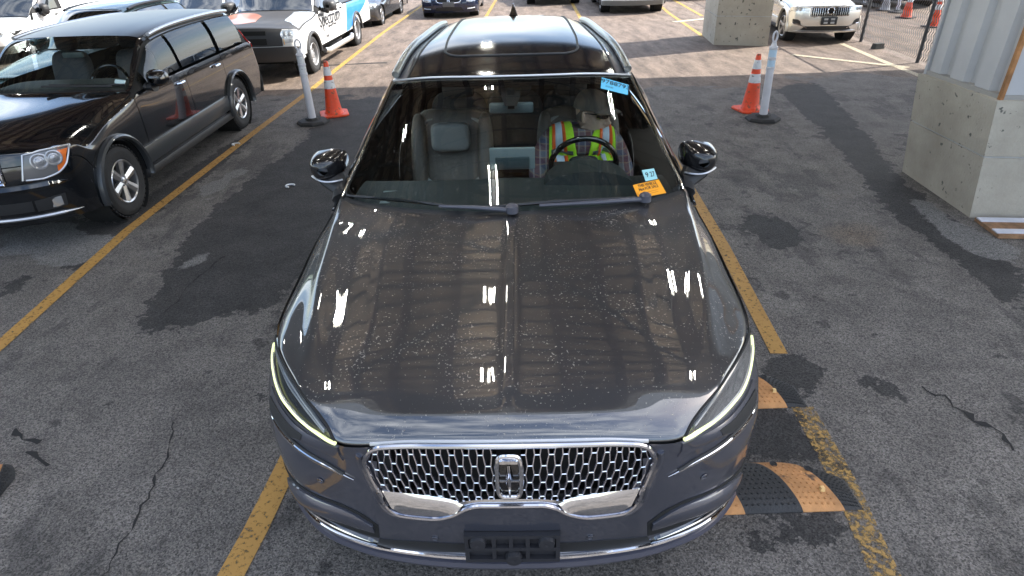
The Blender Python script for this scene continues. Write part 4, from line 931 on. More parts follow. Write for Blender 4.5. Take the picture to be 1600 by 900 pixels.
base = S(0, 17.6); fin.add([tuple(base+np.array(q)) for q in ((-.035, -.10, -.01), (.035, -.10, -.01), (.035, .1, -.01), (-.035, .1, -.01), (-.004, .02, .075), (.004, .02, .075), (.004, .085, .08), (-.004, .085, .08))], [(0, 1, 5, 4), (1, 2, 6, 5), (2, 3, 7, 6), (3, 0, 4, 7), (4, 5, 6, 7)]); fin.build('antenna_fin', gloss_black, car.root)
for u in (.35, -.35, .8, -.8): 
    mb = MB(); mb.box(tuple(S.off(u, 17.95, .01)), (.16, .05, .025)); o = mb.build('spoiler_tab', gloss_black, car.root); bevel(o, .008)
# mirrors
for sg in (1, -1):
    mirror_housing('door_mirror', car.root, (sg*.985, 1.80, 1.135), (.185, .15, .148), pm('mirror_black', (.010, .010, .011), .18, coat=.5), sg, arm=(sg*.885, 1.68, 1.0), armmat=black_trim)
    mb = MB(); mb.tube([(sg*(.90+.165*t), 1.80-.085*math.sin(math.pi*min(1, .15+t*.8)), 1.075+.014*t) for t in lin(0, 1, 12)], .006, 6); mb.build('mirror_trim', satin, car.root)
# wipers
def wiper(pv, tip, b0, b1):
    mb = MB(); a, t_ = S.off(*pv, .02), S.off(*tip, .03); mb.tube([a, S.off((pv[0]+tip[0])/2, (pv[1]+tip[1])/2, .035), t_], [.013, .010, .007], 8)
    mb.lathe([(.028, -.01), (.028, .02), (.014, .03), (0, .03)], 16, c=tuple(a)); o = mb.build('wiper_arm', pm('wiper_grey', (.06, .06, .075), .35), car.root)
    mb = MB(); p, q = S.off(*b0, .018), S.off(*b1, .018); mb.tube([p, (p+q)/2+np.array((0, -.004, .008)), q], [.006, .010, .006], 6); 
    mb.build('wiper_blade', black_trim, o)
wiper((.02, 10.10), (-1.15, 10.40), (-3.1, 10.46), (-.75, 10.48)); wiper((2.25, 10.10), (.45, 10.46), (-.6, 10.44), (2.1, 10.52))
# stickers on the screen
def sticker(name, q, mat, lines, label=None):
    P = [Vector(S.off(u, v, .003)) for u, v in q]; mb = MB(); nn = (P[1]-P[0]).cross(P[3]-P[0]).normalized(); nn = -nn if nn.y > 0 else nn
    mb.add([p for p in P]+[p+nn*.0012 for p in P], [(0, 1, 2, 3), (4, 5, 6, 7), (0, 1, 5, 4), (1, 2, 6, 5), (2, 3, 7, 6), (3, 0, 4, 7)]); o = mb.build(name, mat, ws, smooth=False); fix_normals(o)
    if label: o['label'] = label
    X = (P[1]-P[0]); Y = (P[0]-P[3]); wd_, ht_ = X.length, Y.length; X.normalize(); Y.normalize()
    for s, fx, fy, sz, xs in lines:
        M = frame_mat(P[3]+X*wd_*fx+Y*ht_*fy+nn*.0022, X, Y, X.cross(Y)); text_part('sticker_text', s, sz, ink, ws, M, ext=.0006, xs=xs)
    return o
ink = pm('print_ink', (.01, .012, .02), .6)
sticker('stock_sticker', [(2.22, 13.86), (2.98, 13.65), (2.79, 13.36), (2.07, 13.53)], pm('sticker_blue', (.10, .48, .72), .5), [('9788793', .52, .70, .052, .95), ('III II IIII', .30, .30, .016, 1.0)], 'blue numbered sticker')
sticker('notice_sticker', [(2.1, 11.21), (2.68, 11.22), (2.74, 10.52), (2.16, 10.54)], pm('sticker_orange', (.85, .33, .01), .5), [('THIS VEHICLE', .5, .82, .0235, .85), ('Not FOR SALE', .5, .56, .024, .85), ('____________', .5, .38, .018, .9), ('____________', .5, .25, .018, .9)], 'orange notice sticker')
sticker('date_sticker', [(2.38, 11.5), (2.67, 11.5), (2.66, 11.24), (2.38, 11.24)], pm('sticker_teal', (.30, .58, .60), .5), [('9', .26, .5, .042, 1), ('27', .70, .5, .042, .8)], 'teal date sticker')
# wheels
for wy in (.93, 3.64):
    for sg in (1, -1): make_wheel(car.root, sg*.80, wy, .36, .235, spokes=10)
well(car, under_m)
mb = MB(); mb.box((0, 2.3, .27), (1.5, 3.9, .12)); mb.build('underbody', under_m, car.root, smooth=False)
# ---------------------------------------------------------------- cabin
leather = pm('seat_leather', (.135, .115, .095), .5, bump=.2, bs=40, var=.15, vs=8); leather2 = pm('seat_piping', (.34, .34, .32), .5); dash_m = pm('dash_black', (.04, .046, .045), .6, bump=.15, bs=90); panel_m = pm('cabin_grey', (.30, .36, .36), .55); cabin_black = pm('cabin_black', (.012, .012, .012), .8)
def cushion(mb, c, d, rx=0., n=12, e=.5, pinch=0.):
    """superellipsoid pad"""
    G = np.zeros((n*2, n*3, 3)); M = np.array(Matrix.Rotation(rx, 3, 'X'))
    for i in range(n*2):
        p = -math.pi/2+math.pi*i/(n*2-1)
        for j in range(n*3):
            q = 2*math.pi*j/(n*3-1); f = lambda s: math.copysign(abs(s)**e, s)
            x, y, z = f(math.cos(p))*f(math.cos(q)), f(math.cos(p))*f(math.sin(q)), f(math.sin(p))
            z2 = z-pinch*(1-x*x)*(z > 0)
            G[i, j] = M @ np.array((x*d[0]/2, y*d[1]/2, z2*d[2]/2))+np.array(c)
    mb.grid(G); return mb
def seat(x, lab):
    mb = MB(); cushion(mb, (x, 2.47, .93), (.50, .16, .70), rx=-.30, pinch=.10); st = mb.build('seat', leather, car.root, ang=80)
    for s in (1, -1):
        mb = MB(); cushion(mb, (x+s*.205, 2.40, .95), (.10, .16, .58), rx=-.30, e=.7); mb.build('seat_bolster', leather, st, ang=80)
    mb = MB(); cushion(mb, (x, 2.36, 1.115), (.235, .11, .17), rx=-.2, e=.4); mb.build('headrest', pm('headrest_m', (.24, .235, .22), .45, bump=.15, bs=40), st, ang=80)
    mb = MB(); ring = [(x+.205*math.copysign(abs(math.cos(t))**.5, math.cos(t)), 2.405+.30*0+.09*math.sin(t), 1.02+.19*math.copysign(abs(math.sin(t))**.6, math.sin(t))-.022*(math.sin(t) > 0)*(1-abs(math.cos(t)))) for t in np.linspace(0, 2*math.pi, 49)[:-1]]
    mb.tube(ring, .011, 8, closed=True, up=(0, 1, 0)); mb.build('piping', leather2, st)
    mb = MB(); cushion(mb, (x, 2.15, .58), (.50, .55, .18)); mb.build('seat_base', leather, st, ang=80)
    return st
seat(-.38, ''); seat(.40, '')
mb = MB()
for x in (-.42, .0, .42): cushion(mb, (x, 3.35, .85), (.44, .2, .62), rx=-.3); cushion(mb, (x, 3.38, 1.18), (.24, .1, .14), rx=-.2)
mb.build('rear_seat', cabin_black, car.root, ang=80)
# dashboard
U, V = np.meshgrid(lin(-.82, .82, 40), lin(0, 1, 14)); G = np.stack([U, 1.36+.20*abs(U/.82)**2+(.62-.16*abs(U/.82)**2)*V, 1.035-.03*np.abs(U)-.02*V+.018*np.sin(math.pi*V)-.10*np.clip((V-.8)/.2, 0, 1)**2], -1)
mb = MB(); mb.grid(G); mb.box((0, 1.98, .75), (1.5, .10, .42)); da = mb.build('dashboard', dash_m, car.root, ang=50)
mb = MB(); G2 = np.array([[(.40+.25*math.cos(a)*(1-.1*k), 1.72+.20*k, 1.0+.105*math.sin(a)*(1-.0*k)) for a in np.linspace(0, math.pi, 16)] for k in lin(0, 1, 5)]); mb.grid(G2); mb.add([tuple(q) for q in G2[0]], [tuple(range(16))]); mb.build('instrument_hood', dash_m, da)
mb = MB(); mb.box((0, 1.90, 1.125), (.245, .022, .125), rx=.12); o = mb.build('screen_back', panel_m, da); bevel(o, .008)
mb = MB(); mb.box((0, 1.883, 1.105), (.185, .012, .07), rx=.12); o = mb.build('screen_cover', pm('cabin_dark_teal', (.07, .10, .105), .45), da); bevel(o, .006)
mb = MB(); mb.box((-.50, 1.66, 1.014), (.36, .12, .012), rx=.1); o = mb.build('dash_pale_panel', panel_m, da); bevel(o, .004)  # pale panel laid on the passenger side of the dash
mb = MB(); mb.box((-.50, 1.57, 1.018), (.34, .028, .008)); mb.build('dash_bright_edge', pm('cabin_light', (.30, .34, .34), .5), da)
mb = MB(); mb.box((0, 2.35, .60), (.26, .8, .22)); o = mb.build('centre_console', cabin_black, car.root); bevel(o, .02)
mb = MB(); mb.box((0, 1.985, 1.375), (.235, .035, .055), rx=.15); o = mb.build('rear_view_mirror', pm('mirror_grey', (.20, .24, .24), .35), car.root); bevel(o, .012)
mb = MB(); mb.add([(-.05, 1.93, 1.45), (.05, 1.93, 1.45), (.03, 1.86, 1.415), (-.03, 1.86, 1.415), (-.05, 2.02, 1.47), (.05, 2.02, 1.47)], [(0, 1, 2, 3), (0, 4, 5, 1), (0, 3, 4), (1, 5, 2)]); mb.box((0, 1.965, 1.43), (.035, .05, .10)); mb.build('mirror_mount', cabin_black, o)
# steering wheel
wc, tilt = Vector((.40, 2.05, 1.025)), R(20); Mx = Matrix.Rotation(tilt, 3, 'X')
mb = MB(); mb.tube([wc+Mx @ Vector((.185*math.cos(a), 0, .185*math.sin(a))) for a in np.linspace(0, 2*math.pi, 41)[:-1]], .0165, 10, closed=True, up=(0, 1, 0)); sw = mb.build('steering_wheel', gloss_black, car.root)
mb = MB(); cushion(mb, tuple(wc+Vector((0, -.0, -.01))), (.17, .05, .14), rx=tilt); 
for a in (math.pi, 0, -math.pi/2): mb.bar(wc, wc+Mx @ Vector((.18*math.cos(a), 0, .18*math.sin(a))), .045, .015, up=(0, 1, 0))
mb.build('wheel_hub', dash_m, sw)
mb = MB(); mb.tube([wc, wc+Mx @ Vector((0, -.4, 0))], .03, 8); mb.build('column', cabin_black, sw)
# ================================================================ other vehicles
def gen(p):
    hw, L_, sill = p['hw'], p['L'], p.get('sill', .30); bow = p.get('bow', .32); belt = p['belt']; cr_ = p.get('crown', .05)
    F_ = np.array([0, .30, .57, .76, .81, .92, .985, 1.0, .985])*hw; rows = []
    sh = p.get('shoulder', .93)
    def front(y0, z0, b=1., drop=0.):
        r = []
        for k, x in enumerate(F_):
            if k <= 5: r.append((x, y0+bow*b*(x/hw)**p.get('pw', 2.8), z0-drop*(x/hw)**2))
        yb = y0+bow*b
        r.append((F_[6], yb+.06, z0-drop-.02 if z0 > sill+.1 else z0)); r.append((F_[7], yb+.18, sill+(z0-sill)*.6)); r.append((F_[8], yb+.26, min(sill, z0))); return r
    lz = p['lip']; g0 = p.get('bump', sill-.05)
    rows += [front(.07, g0), front(.02, g0+(lz-g0)*.25), front(0, g0+(lz-g0)*.52), front(.015, g0+(lz-g0)*.83, drop=.01), front(.05, lz, drop=.04)]
    cy_, cz_ = p['cowl']; hy, hz_ = p['hdr']; ry, rz_ = p['rr']
    def hood(t):
        y0 = .05+(cy_-.02-.05)*t; z0 = lz+(cz_-.01-lz)*(t**.75); r = []
        lat = bow*(1-t)+p.get('cbow', .28)*t
        sy = [y0+lat*(x/hw)**2.4 for x in F_]
        ed = cr_+.03*(1-t)
        z = [z0, z0-.08*ed, z0-.32*ed, z0-.7*ed, z0-.8*ed, z0-1.6*ed, min(z0-2.4*ed, belt), sill+(belt-sill)*.58, sill]
        sx = [F_[0], F_[1], F_[2], F_[3], F_[4], F_[5], F_[6], F_[7], F_[8]]
        sy[6] += .06*(1-t); sy[7] += .14*(1-t); sy[8] += .2*(1-t)
        return list(zip(sx, sy, z))
    rows += [hood(.12), hood(.45), hood(1.0)]          # 5, 6, 7
    ce, he_, re = p.get('we', .80)*hw, p.get('wh', .64)*hw, p.get('wr', .62)*hw
    def cabin(y0, z0, e, lat, zb=None):
        b = zb or belt; g = z0-.035
        return [(0, y0, z0), (e*.36, y0+lat*.13, z0-.003), (e*.7, y0+lat*.5, z0-.014), (e*.96, y0+lat*.93, z0-.036), (e, y0+lat, z0-.045), (e+.035, y0+lat+.03, g-.045 if z0-b > .15 else max(b+.005, z0-.055)), (.975*hw, y0+lat+.05, b), (hw, y0+lat+.06, sill+(b-sill)*.55), (.985*hw, y0+lat+.06, sill)]
    lat = p.get('cbow', .28)
    rows.append(cabin(cy_, cz_, ce, lat))                                           # 8 cowl
    k = .5; rows.append(cabin(cy_+(hy-cy_)*k, cz_+(hz_-cz_)*k+.025, ce+(he_-ce)*k, lat*.85))   # 9
    rows.append(cabin(hy, hz_, he_, lat*.6))                                        # 10 header
    rows.append(cabin((hy+ry)/2*.9+hy*.1, max(hz_, rz_)+.035, he_*.98, .04))        # 11
    rows.append(cabin(ry, rz_, re, -.02))                                           # 12 roof rear
    for (y0, z0, e) in p['tail']: rows.append(cabin(y0, z0, e*hw, -.06, min(belt, z0-.02)))
    return rows
def zs(p, kz, kx, **kw):
    q = dict(p); q['hw'] = p['hw']*kx
    for k in ('sill', 'belt', 'lip', 'bump', 'r'):
        if k in q: q[k] = q[k]*kz
    for k in ('cowl', 'hdr', 'rr'): q[k] = (p[k][0], p[k][1]*kz)
    q['tail'] = [(a, b*kz, c) for a, b, c in p['tail']]; q['tw'] = p.get('tw', .25)*.88; q['kz'] = kz
    q.update(kw); return q
def v_at(S_, y, u=6., lo=4., hi=None):
    hi = hi or S_.nr-1; V = lin(lo, hi, 400); Y = S_(np.full(400, u), V)[:, 1]; return float(V[np.argmin(abs(Y-y))])
seatm = pm('seat_cloth_grey', (.10, .10, .105), .8); amber = pm('amber_lens', (.75, .16, .02), .25, coat=.6); lampw = pm('lamp_silver', (.55, .56, .57), .18, metal=.6, coat=1.); lampd = pm('lamp_dark', (.10, .10, .105), .25, coat=1.); redl = pm('red_lens', (.5, .02, .02), .25, coat=.8)
def vehicle(name, label, p, loc, rz, paint, cat, group=None, scale=1., trimm=None, rim=rim_m, style='five', spokes=6, cabin=False, glass_m=None, simple=False, turn=0., roofm=None):
    trimm = trimm or black_trim; r = p['r']; wy0 = p['fo']; wb = p['wb']; rr_ = r*1.13
    c = Car(name, label, gen(p), loc, rz, wheels=[(wy0, r, rr_), (wy0+wb, r, rr_)], group=group, cat=cat); c.hw = p['hw']; c.p = p; S_ = c.S; c.root.scale = (scale,)*3
    n_ = S_.nr-1
    gm = glass_m or (GLASS_D if cabin else pm('tinted_opaque_glass', (.012, .015, .017), .03, spec=.9, coat=1.))
    sk = ((8.08, 9.97, 0, 3.9), (8.7, 12.0, 5.05, 5.95)) if cabin else ()
    c.shell(under_m, skip=sk)
    hi = 3.92
    c.panel('front_bumper', -8, 8, 0, 2.95, paint, 90, 26)
    c.panel('nose_panel', -5.6, 5.6, 2.95, 4.0, paint, 70, 12)
    c.panel('bonnet', -5.3, 5.3, 4.02, 7.75, paint, 60, 50, cut=False)
    c.panel('cowl', -4.6, 4.6, 7.78, 8.1, black_trim, 40, 5, off=-.006, cut=False)
    c.panel('windscreen', -3.92, 3.92, 8.08, 9.95, GLASS_W if cabin else gm, 30, 24, cut=False)
    c.panel('roof', -4.6, 4.6, 10.0, 12.0, roofm or paint, 40, 30, cut=False)
    vB, vC = v_at(S_, p['b'], lo=8), v_at(S_, p['c'], lo=8)
    vA = v_at(S_, p['a'], lo=4)
    for sg in (1, -1):
        c.panel('a_pillar', sg*3.96, sg*5.0, 8.0, 10.1, paint, 8, 24, cut=False)
        c.panel('fender', sg*5.35, sg*8, 2.98, vA, paint, 26, 46)
        c.panel('front_door', sg*5.98, sg*8, vA, vB, paint, 22, 26); c.panel('rear_door' if not p.get('box') else 'side_panel', sg*5.98, sg*8, vB, vC, paint, 22, 26)
        c.panel('rear_quarter', sg*5.98, sg*8, vC, n_, paint, 22, 36)
        if p.get('box'): c.panel('upper_side', sg*5.0, sg*5.98, vB+.05, 12.2, paint, 8, 30, cut=False)
        gv = [8.45, vB-.03] if p.get('box') else [8.45, vB-.03, vB+.03, vC-.03, vC+.04, min(p.get('gl', 12.0), 12.15)]
        for i in range(0, len(gv), 2):
            if gv[i+1]-gv[i] > .08: c.panel('side_window', sg*5.08, sg*5.93, gv[i], gv[i+1], gm, 8, 20, cut=False)
        c.panel('roof_side', sg*4.62, sg*5.06, 10.1, 12.2, paint, 6, 24, cut=False)
        if p.get('winchrome'): c.strip('window_trim', [(sg*5.96, v) for v in lin(8.2, 12, 12)], .009, chrome, off=.003, n=50, mirror=False)
        for vv in (vB-.12, vC-.12):
            if p.get('box') and vv > vB: continue
            a, b_ = S_.off(sg*6.3, vv-.10, .028), S_.off(sg*6.3, vv, .028); mb = MB(); mb.tube([S_.off(sg*6.3, vv-.12, 0), a, b_, S_.off(sg*6.3, vv+.02, 0)], .014, 8); mb.build('door_handle', p.get('hm', paint), c.root)
        mh = p.get('mir', (.20, .15, .15)); mz = p['belt']+.09*p.get('kz', 1); mh = tuple(q*(.5+.5*p.get('kz', 1)) for q in mh)
        P = S_(sg*6.0, v_at(S_, p['a']+.28, lo=6)); mirror_housing('door_mirror', c.root, (float(P[0])+sg*mh[0]*.55, float(P[1]), mz), mh, p.get('mm', paint), sg, arm=(float(P[0]), float(P[1]), mz-.06), armmat=black_trim)
        if p.get('rails'):
            c.strip('roof_rail', [(sg*4.55, v) for v in lin(10.1, 12.0, 10)], .02, p['rails'], off=.035, n=50, mirror=False, nn=8)
        if p.get('clad'):
            for (wy, wz, wr_) in c.wheels:
                mb = MB(); pts = []
                for t in lin(-.25, math.pi+.25, 26):
                    y_, z_ = wy-math.cos(t)*(wr_+.035), wz+math.sin(t)*(wr_+.035); pts.append((sg*(p['hw']*1.0+.004), y_, max(z_, p.get('sill', .3)*.9)))
                mb.tube(pts, .045, 8, sx=.55, up=(1, 0, 0)); mb.build('arch_flare', p['clad'], c.root)
            mb = MB(); mb.box((sg*(p['hw']+.002), wy0+wb/2, p.get('sill', .3)+.14), (.03, wb-2*rr_-.08, .17)); o = mb.build('door_cladding', p['clad'], c.root); bevel(o, .01)
            mb = MB(); mb.box((sg*(p['hw']-.04), wy0+wb/2, p.get('sill', .3)-.02), (.10, wb-2*rr_, .09)); o = mb.build('side_step', black_trim, c.root); bevel(o, .02)
        for wy in (wy0, wy0+wb): make_wheel(c.root, sg*(p['hw']-.125), wy, r, p.get('tw', .25), style, spokes, rim, turn if wy == wy0 else 0, rr=p.get('rimr', .66))
    if p.get('roofx', True) and len(p['tail']): c.panel('tailgate', -5, 5, 12.02, n_, paint if not p.get('bed') else trimm, 30, 30, cut=False)
    well(c, under_m); mb = MB(); mb.box((0, p['L']/2, r), (p['hw']*1.5, p['L']*.86, .12)); mb.build('underbody', under_m, c.root, smooth=False)
    if cabin:
        hy = p['hdr'][0]; kx_ = p['hw']/.945
        for x in (-.40, .40):
            mb = MB(); cushion(mb, (x*kx_, hy+.42, p['belt']-.02), (.46*kx_, .16, .66*p.get('kz', 1)), rx=-.25); st = mb.build('seat', seatm, c.root, ang=80)
            mb = MB(); cushion(mb, (x*kx_, hy+.48, p['belt']+.40*p.get('kz', 1)), (.25*kx_, .1, .17), rx=-.2); mb.build('headrest', seatm, st, ang=80)
        mb = MB(); cushion(mb, (0, p['cowl'][0]+.42, p['cowl'][1]-.10), (p['hw']*1.6, .55, .2), e=.4); mb.build('dashboard', pm('dash_grey', (.10, .11, .11), .6), c.root, ang=80)
        w0 = Vector((.40*kx_, hy-.12, p['belt']+.0)); Mx = Matrix.Rotation(R(-28), 3, 'X'); mb = MB(); mb.tube([w0+Mx @ Vector((.19*math.cos(a), 0, .19*math.sin(a))) for a in np.linspace(0, 2*math.pi, 33)[:-1]], .016, 8, closed=True, up=(0, 1, 0)); mb.bar(w0-Vector((.18, 0, 0)), w0+Vector((.18, 0, 0)), .03, .06); mb.build('steering_wheel', gloss_black, c.root)
    return c
def lamps(c, lo, up, style='twin'):
    """head lamps: housing, reflectors, lens"""
    for sg in (1, -1):
        B_, T_ = [(a*sg, b) for a, b in lo], [(a*sg, b) for a, b in up]
        h = c.poly_patch('headlight', B_, T_, lampd if style != 'bright' else lampw, off=.003, n=24, m=8, mirror=False)[0]
        B2, T2 = smooth_path(B_, 12), smooth_path(T_, 12); 
        for i, k in ((4, .5), (8, .5)):
            q = B2[i]*(1-k)+T2[i]*k; P = c.S.off(q[0], q[1], .006); N_ = Vector(c.S.normal(q[0], q[1])); M = N_.to_track_quat('Z', 'Y').to_matrix().to_4x4(); M.translation = Vector(P)
            rr = (.30 if style == 'amber' else .36)*np.linalg.norm(c.S(*B2[i])-c.S(*T2[i])); mb = MB(); mb.lathe([(rr, 0), (rr, .012), (rr*.85, .014), (rr*.6, .004), (rr*.45, .006), (rr*.4, .02), (0, .028)], 20); o = mb.build('reflector', lampw if style != 'amber' else pm('reflector_grey', (.36, .36, .37), .25, metal=.5), h); o.data.transform(M)
        if style == 'amber':
            A_, C_ = smooth_path(B_, 20)[15:], smooth_path(T_, 20)[15:]; c.poly_patch('indicator', A_, C_, amber, off=.006, n=10, m=4, parent=h, mirror=False)
            c.strip('lamp_rim', list(B_)+list(T_)[::-1], .008, satin, off=.006, n=60, parent=h, mirror=False, closed=True)
def bars(c, name, u, v0, v1, n, mat, vertical=False, back=True, r=.012):
    g = c.poly_patch(name, [(a, v0) for a in lin(-u, u, 15)], [(a, v1) for a in lin(-u, u, 15)], under_m, off=.006, n=30, m=8, mirror=False)[0]
    for k in range(n):
        if vertical: x = -u+2*u*(k+.5)/n; c.strip('grille_bar', [(x, v0+.04), (x, (v0+v1)/2), (x, v1-.04)], r, mat, off=.010, n=8, parent=g, mirror=False)
        else: q = v0+(v1-v0)*(k+.5)/n; c.strip('grille_bar', [(x, q) for x in lin(-u*.97, u*.97, 9)], r, mat, off=.010, n=24, parent=g, mirror=False)
    c.strip('grille_frame', [(a, v0) for a in lin(-u, u, 9)]+[(a, v1) for a in lin(u, -u, 9)], .012, mat, off=.006, n=80, parent=g, mirror=False, closed=True)
    return g
def plate(c, z, y=-.02, wd=.30, ht=.15, mat=None):
    mb = MB(); mb.box((0, y, z), (wd, .02, ht)); o = mb.build('plate_bracket', mat or pm('bracket_black', (.022, .022, .026), .45), c.root); bevel(o, .006); return o
# ---- black SUV on the left
blk = pm('black_paint', (.0045, .006, .0085), .12, metal=.2, coat=1., coat_r=.01)
PS = dict(hw=.945, L=4.88, sill=.34, bow=.34, belt=1.10, lip=.98, bump=.30, cowl=(1.30, 1.16), hdr=(2.02, 1.66), rr=(4.60, 1.72), tail=[(4.80, 1.18, .80), (4.86, .80, .84), (4.80, .38, .80)], we=.86, wh=.79, wr=.78, cbow=.18, crown=.035, fo=.89, wb=2.895, r=.385, a=1.42, b=2.50, c=3.52, gl=12.05, rails=pm('rail_black', (.03, .03, .03), .4), clad=pm('cladding_dark', (.03, .034, .038), .35, coat=.4), winchrome=True, tw=.265, hm=chrome, mir=(.22, .15, .17), rimr=.60)
b1 = vehicle('parked_suv', 'glossy black SUV with silver six spoke wheels beside the yellow line at left', zs(PS, .83, .84, lip=.85, cowl=(1.30, 1.03), hdr=(2.0, 1.41), rr=(4.28, 1.42), belt=.97, L=4.66, tail=[(4.56, .98, .80), (4.66, .66, .84), (4.62, .32, .82)], winchrome=False, rails=satin), (-4.22, 4.43), .004, blk, 'SUV', cabin=True, spokes=6, roofm=pm('black_roof_dusty', (.012, .012, .013), .32, coat=.25, coat_r=.25))
lamps(b1, [(2.35, 2.35), (3.2, 2.30), (4.5, 2.4), (5.15, 2.7)], [(2.6, 3.66), (3.5, 3.80), (4.8, 3.92), (5.5, 4.1)], 'amber')
bars(b1, 'grille', 1.75, 2.3, 3.6, 5, chrome)
for sg in (1, -1):
    b1.poly_patch('fog_pocket', [(a*sg, b) for a, b in ((2.3, .75), (3.2, .75), (4.3, .8))], [(a*sg, b) for a, b in ((2.4, 1.35), (3.2, 1.4), (4.5, 1.45))], black_trim, off=.004, n=20, m=5, mirror=False)
    b1.poly_patch('fog_lamp', [(a*sg, b) for a, b in ((2.9, .85), (3.4, .85), (4.1, .9))], [(a*sg, b) for a, b in ((3.1, 1.25), (3.5, 1.32), (4.2, 1.36))], lampw, off=.010, n=16, m=5, mirror=False)
    b1.poly_patch('tail_light', [(a*sg, b) for a, b in ((5.3, 12.6), (5.7, 12.7), (6.1, 12.9))], [(a*sg, b) for a, b in ((5.2, 13.4), (5.7, 13.4), (6.2, 13.3))], redl, off=.01, n=12, m=5, mirror=False)
b1.poly_patch('lower_grille', [(-2.2, .8), (0, .8), (2.2, .8)], [(-2.3, 1.35), (0, 1.4), (2.3, 1.35)], black_trim, off=.004, n=30, m=5, mirror=False)
b1.strip('bumper_trim', [(u, .45) for u in lin(-5, 5, 21)], .014, satin, off=.006, n=60, mirror=False, taper=True)
b1.strip('bumper_ledge', [(u, 2.02) for u in lin(-5.2, 5.2, 21)], .03, blk, off=.0, n=60, mirror=False, taper=True)
mb = MB(); P0 = b1.S.off(2.6, 8.12, .02); mb.tube([P0, b1.S.off(.2, 8.2, .03)], [.012, .008], 6); mb.tube([b1.S.off(3.2, 8.25, .015), b1.S.off(.4, 8.28, .015)], .009, 6); mb.build('wiper', black_trim, b1.root)
mb = MB(); q = [b1.S.off(u, v, .003) for u, v in ((2.6, 8.30), (3.1, 8.30), (3.1, 8.42), (2.6, 8.42))]; mb.add([tuple(x) for x in q]+[tuple(np.array(x)+np.array(b1.S.normal(2.8, 8.35))*.001) for x in q], [(0, 1, 2, 3), (7, 6, 5, 4), (0, 4, 5, 1), (1, 5, 6, 2), (2, 6, 7, 3), (3, 7, 4, 0)]); mb.build('sticker', pm('sticker_pale_teal', (.40, .55, .58), .5), b1.root, smooth=False)
mb = MB(); mb.box((0, 2.0, 1.24), (.2, .03, .05)); o = mb.build('rear_view_mirror', pm('mirror_grey', (.2, .24, .24), .35), b1.root); bevel(o, .01)
# ---- white and blue pickup
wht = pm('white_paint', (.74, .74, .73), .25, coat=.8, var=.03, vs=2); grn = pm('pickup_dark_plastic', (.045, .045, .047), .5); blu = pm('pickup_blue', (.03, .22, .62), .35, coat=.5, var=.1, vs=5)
PP = dict(hw=1.0, L=5.35, sill=.50, bow=.16, belt=1.24, lip=1.12, bump=.42, cowl=(1.36, 1.30), hdr=(1.98, 1.86), rr=(2.95, 1.88), tail=[(3.10, 1.36, .70), (3.16, 1.22, .80), (5.25, 1.20, .86), (5.34, .95, .9), (5.32, .50, .9)], we=.84, wh=.72, wr=.70, cbow=.16, crown=.04, fo=.94, wb=3.10, r=.40, a=1.50, b=2.72, c=2.98, gl=11.9, tw=.27, mm=grn, mir=(.30, .18, .24), hm=grn, rimr=.62, pw=3.5, bed=True)
p1 = vehicle('pickup_truck', 'white and blue pickup truck with lettering on its door behind the black SUV', zs(PP, .78, .86), (-4.34, 11.03), -.055, wht, 'pickup truck', rim=steel_m, style='steel', trimm=grn)
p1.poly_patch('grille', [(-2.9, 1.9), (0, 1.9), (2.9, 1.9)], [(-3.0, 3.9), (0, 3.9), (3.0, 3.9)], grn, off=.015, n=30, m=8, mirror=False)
for q in (2.35, 3.2):
    p1.poly_patch('grille_slot', [(-1.6, q-.28), (0, q-.28), (1.6, q-.28)], [(-1.6, q+.28), (0, q+.28), (1.6, q+.28)], under_m, off=.024, n=20, m=4, mirror=False)
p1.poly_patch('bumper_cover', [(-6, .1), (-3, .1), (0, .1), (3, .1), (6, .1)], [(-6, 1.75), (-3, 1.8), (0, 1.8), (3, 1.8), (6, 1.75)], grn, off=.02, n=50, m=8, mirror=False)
p1.poly_patch('bonnet_nose_patch', [(-5.2, 3.9), (-3, 4.0), (0, 4.02), (3, 4.0), (5.2, 3.9)], [(-5.2, 5.0), (-3, 5.2), (0, 5.25), (3, 5.2), (5.2, 5.0)], grn, off=.008, n=50, m=8, mirror=False)  # dark patch laid over the front of the bonnet
bonnet_shade = pm('pickup_bonnet_shade', (.05, .045, .038), .5, coat=.15, var=.08, vs=2)  # shadow lying on the bonnet put into its colour as dark taupe
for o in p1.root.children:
    if o.name.startswith('bonnet') and 'nose' not in o.name: o.data.materials[0] = bonnet_shade
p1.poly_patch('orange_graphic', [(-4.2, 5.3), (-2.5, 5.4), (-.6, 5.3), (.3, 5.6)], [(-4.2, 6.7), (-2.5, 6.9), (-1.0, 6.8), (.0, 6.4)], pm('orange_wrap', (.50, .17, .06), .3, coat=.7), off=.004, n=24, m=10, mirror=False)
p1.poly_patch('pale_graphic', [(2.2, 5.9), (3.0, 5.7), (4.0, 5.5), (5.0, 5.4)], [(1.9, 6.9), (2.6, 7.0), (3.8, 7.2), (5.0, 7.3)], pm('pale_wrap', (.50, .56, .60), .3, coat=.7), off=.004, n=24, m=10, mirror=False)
lamps(p1, [(3.1, 2.2), (4.2, 2.15), (5.1, 2.2)], [(3.2, 3.75), (4.3, 3.75), (5.3, 3.8)], 'bright')
for sg in (1, -1): p1.poly_patch('indicator', [(a*sg, b) for a, b in ((3.15, 2.0), (3.35, 2.0))], [(a*sg, b) for a, b in ((3.15, 2.6), (3.35, 2.6))], pm('amber_yellow', (.8, .42, .03), .3), off=.02, n=6, m=4, mirror=False)
lt = pm('lettering_dark', (.02, .022, .03), .5)
side = lambda y, z, e=.006: frame_mat((p1.p['hw']+e, y, z), (0, 1, 0), (0, 0, 1), (1, 0, 0))
text_part('lettering', 'Spectrum', .36, lt, p1.root, side(2.14, .80), ext=.002, xs=1.0)
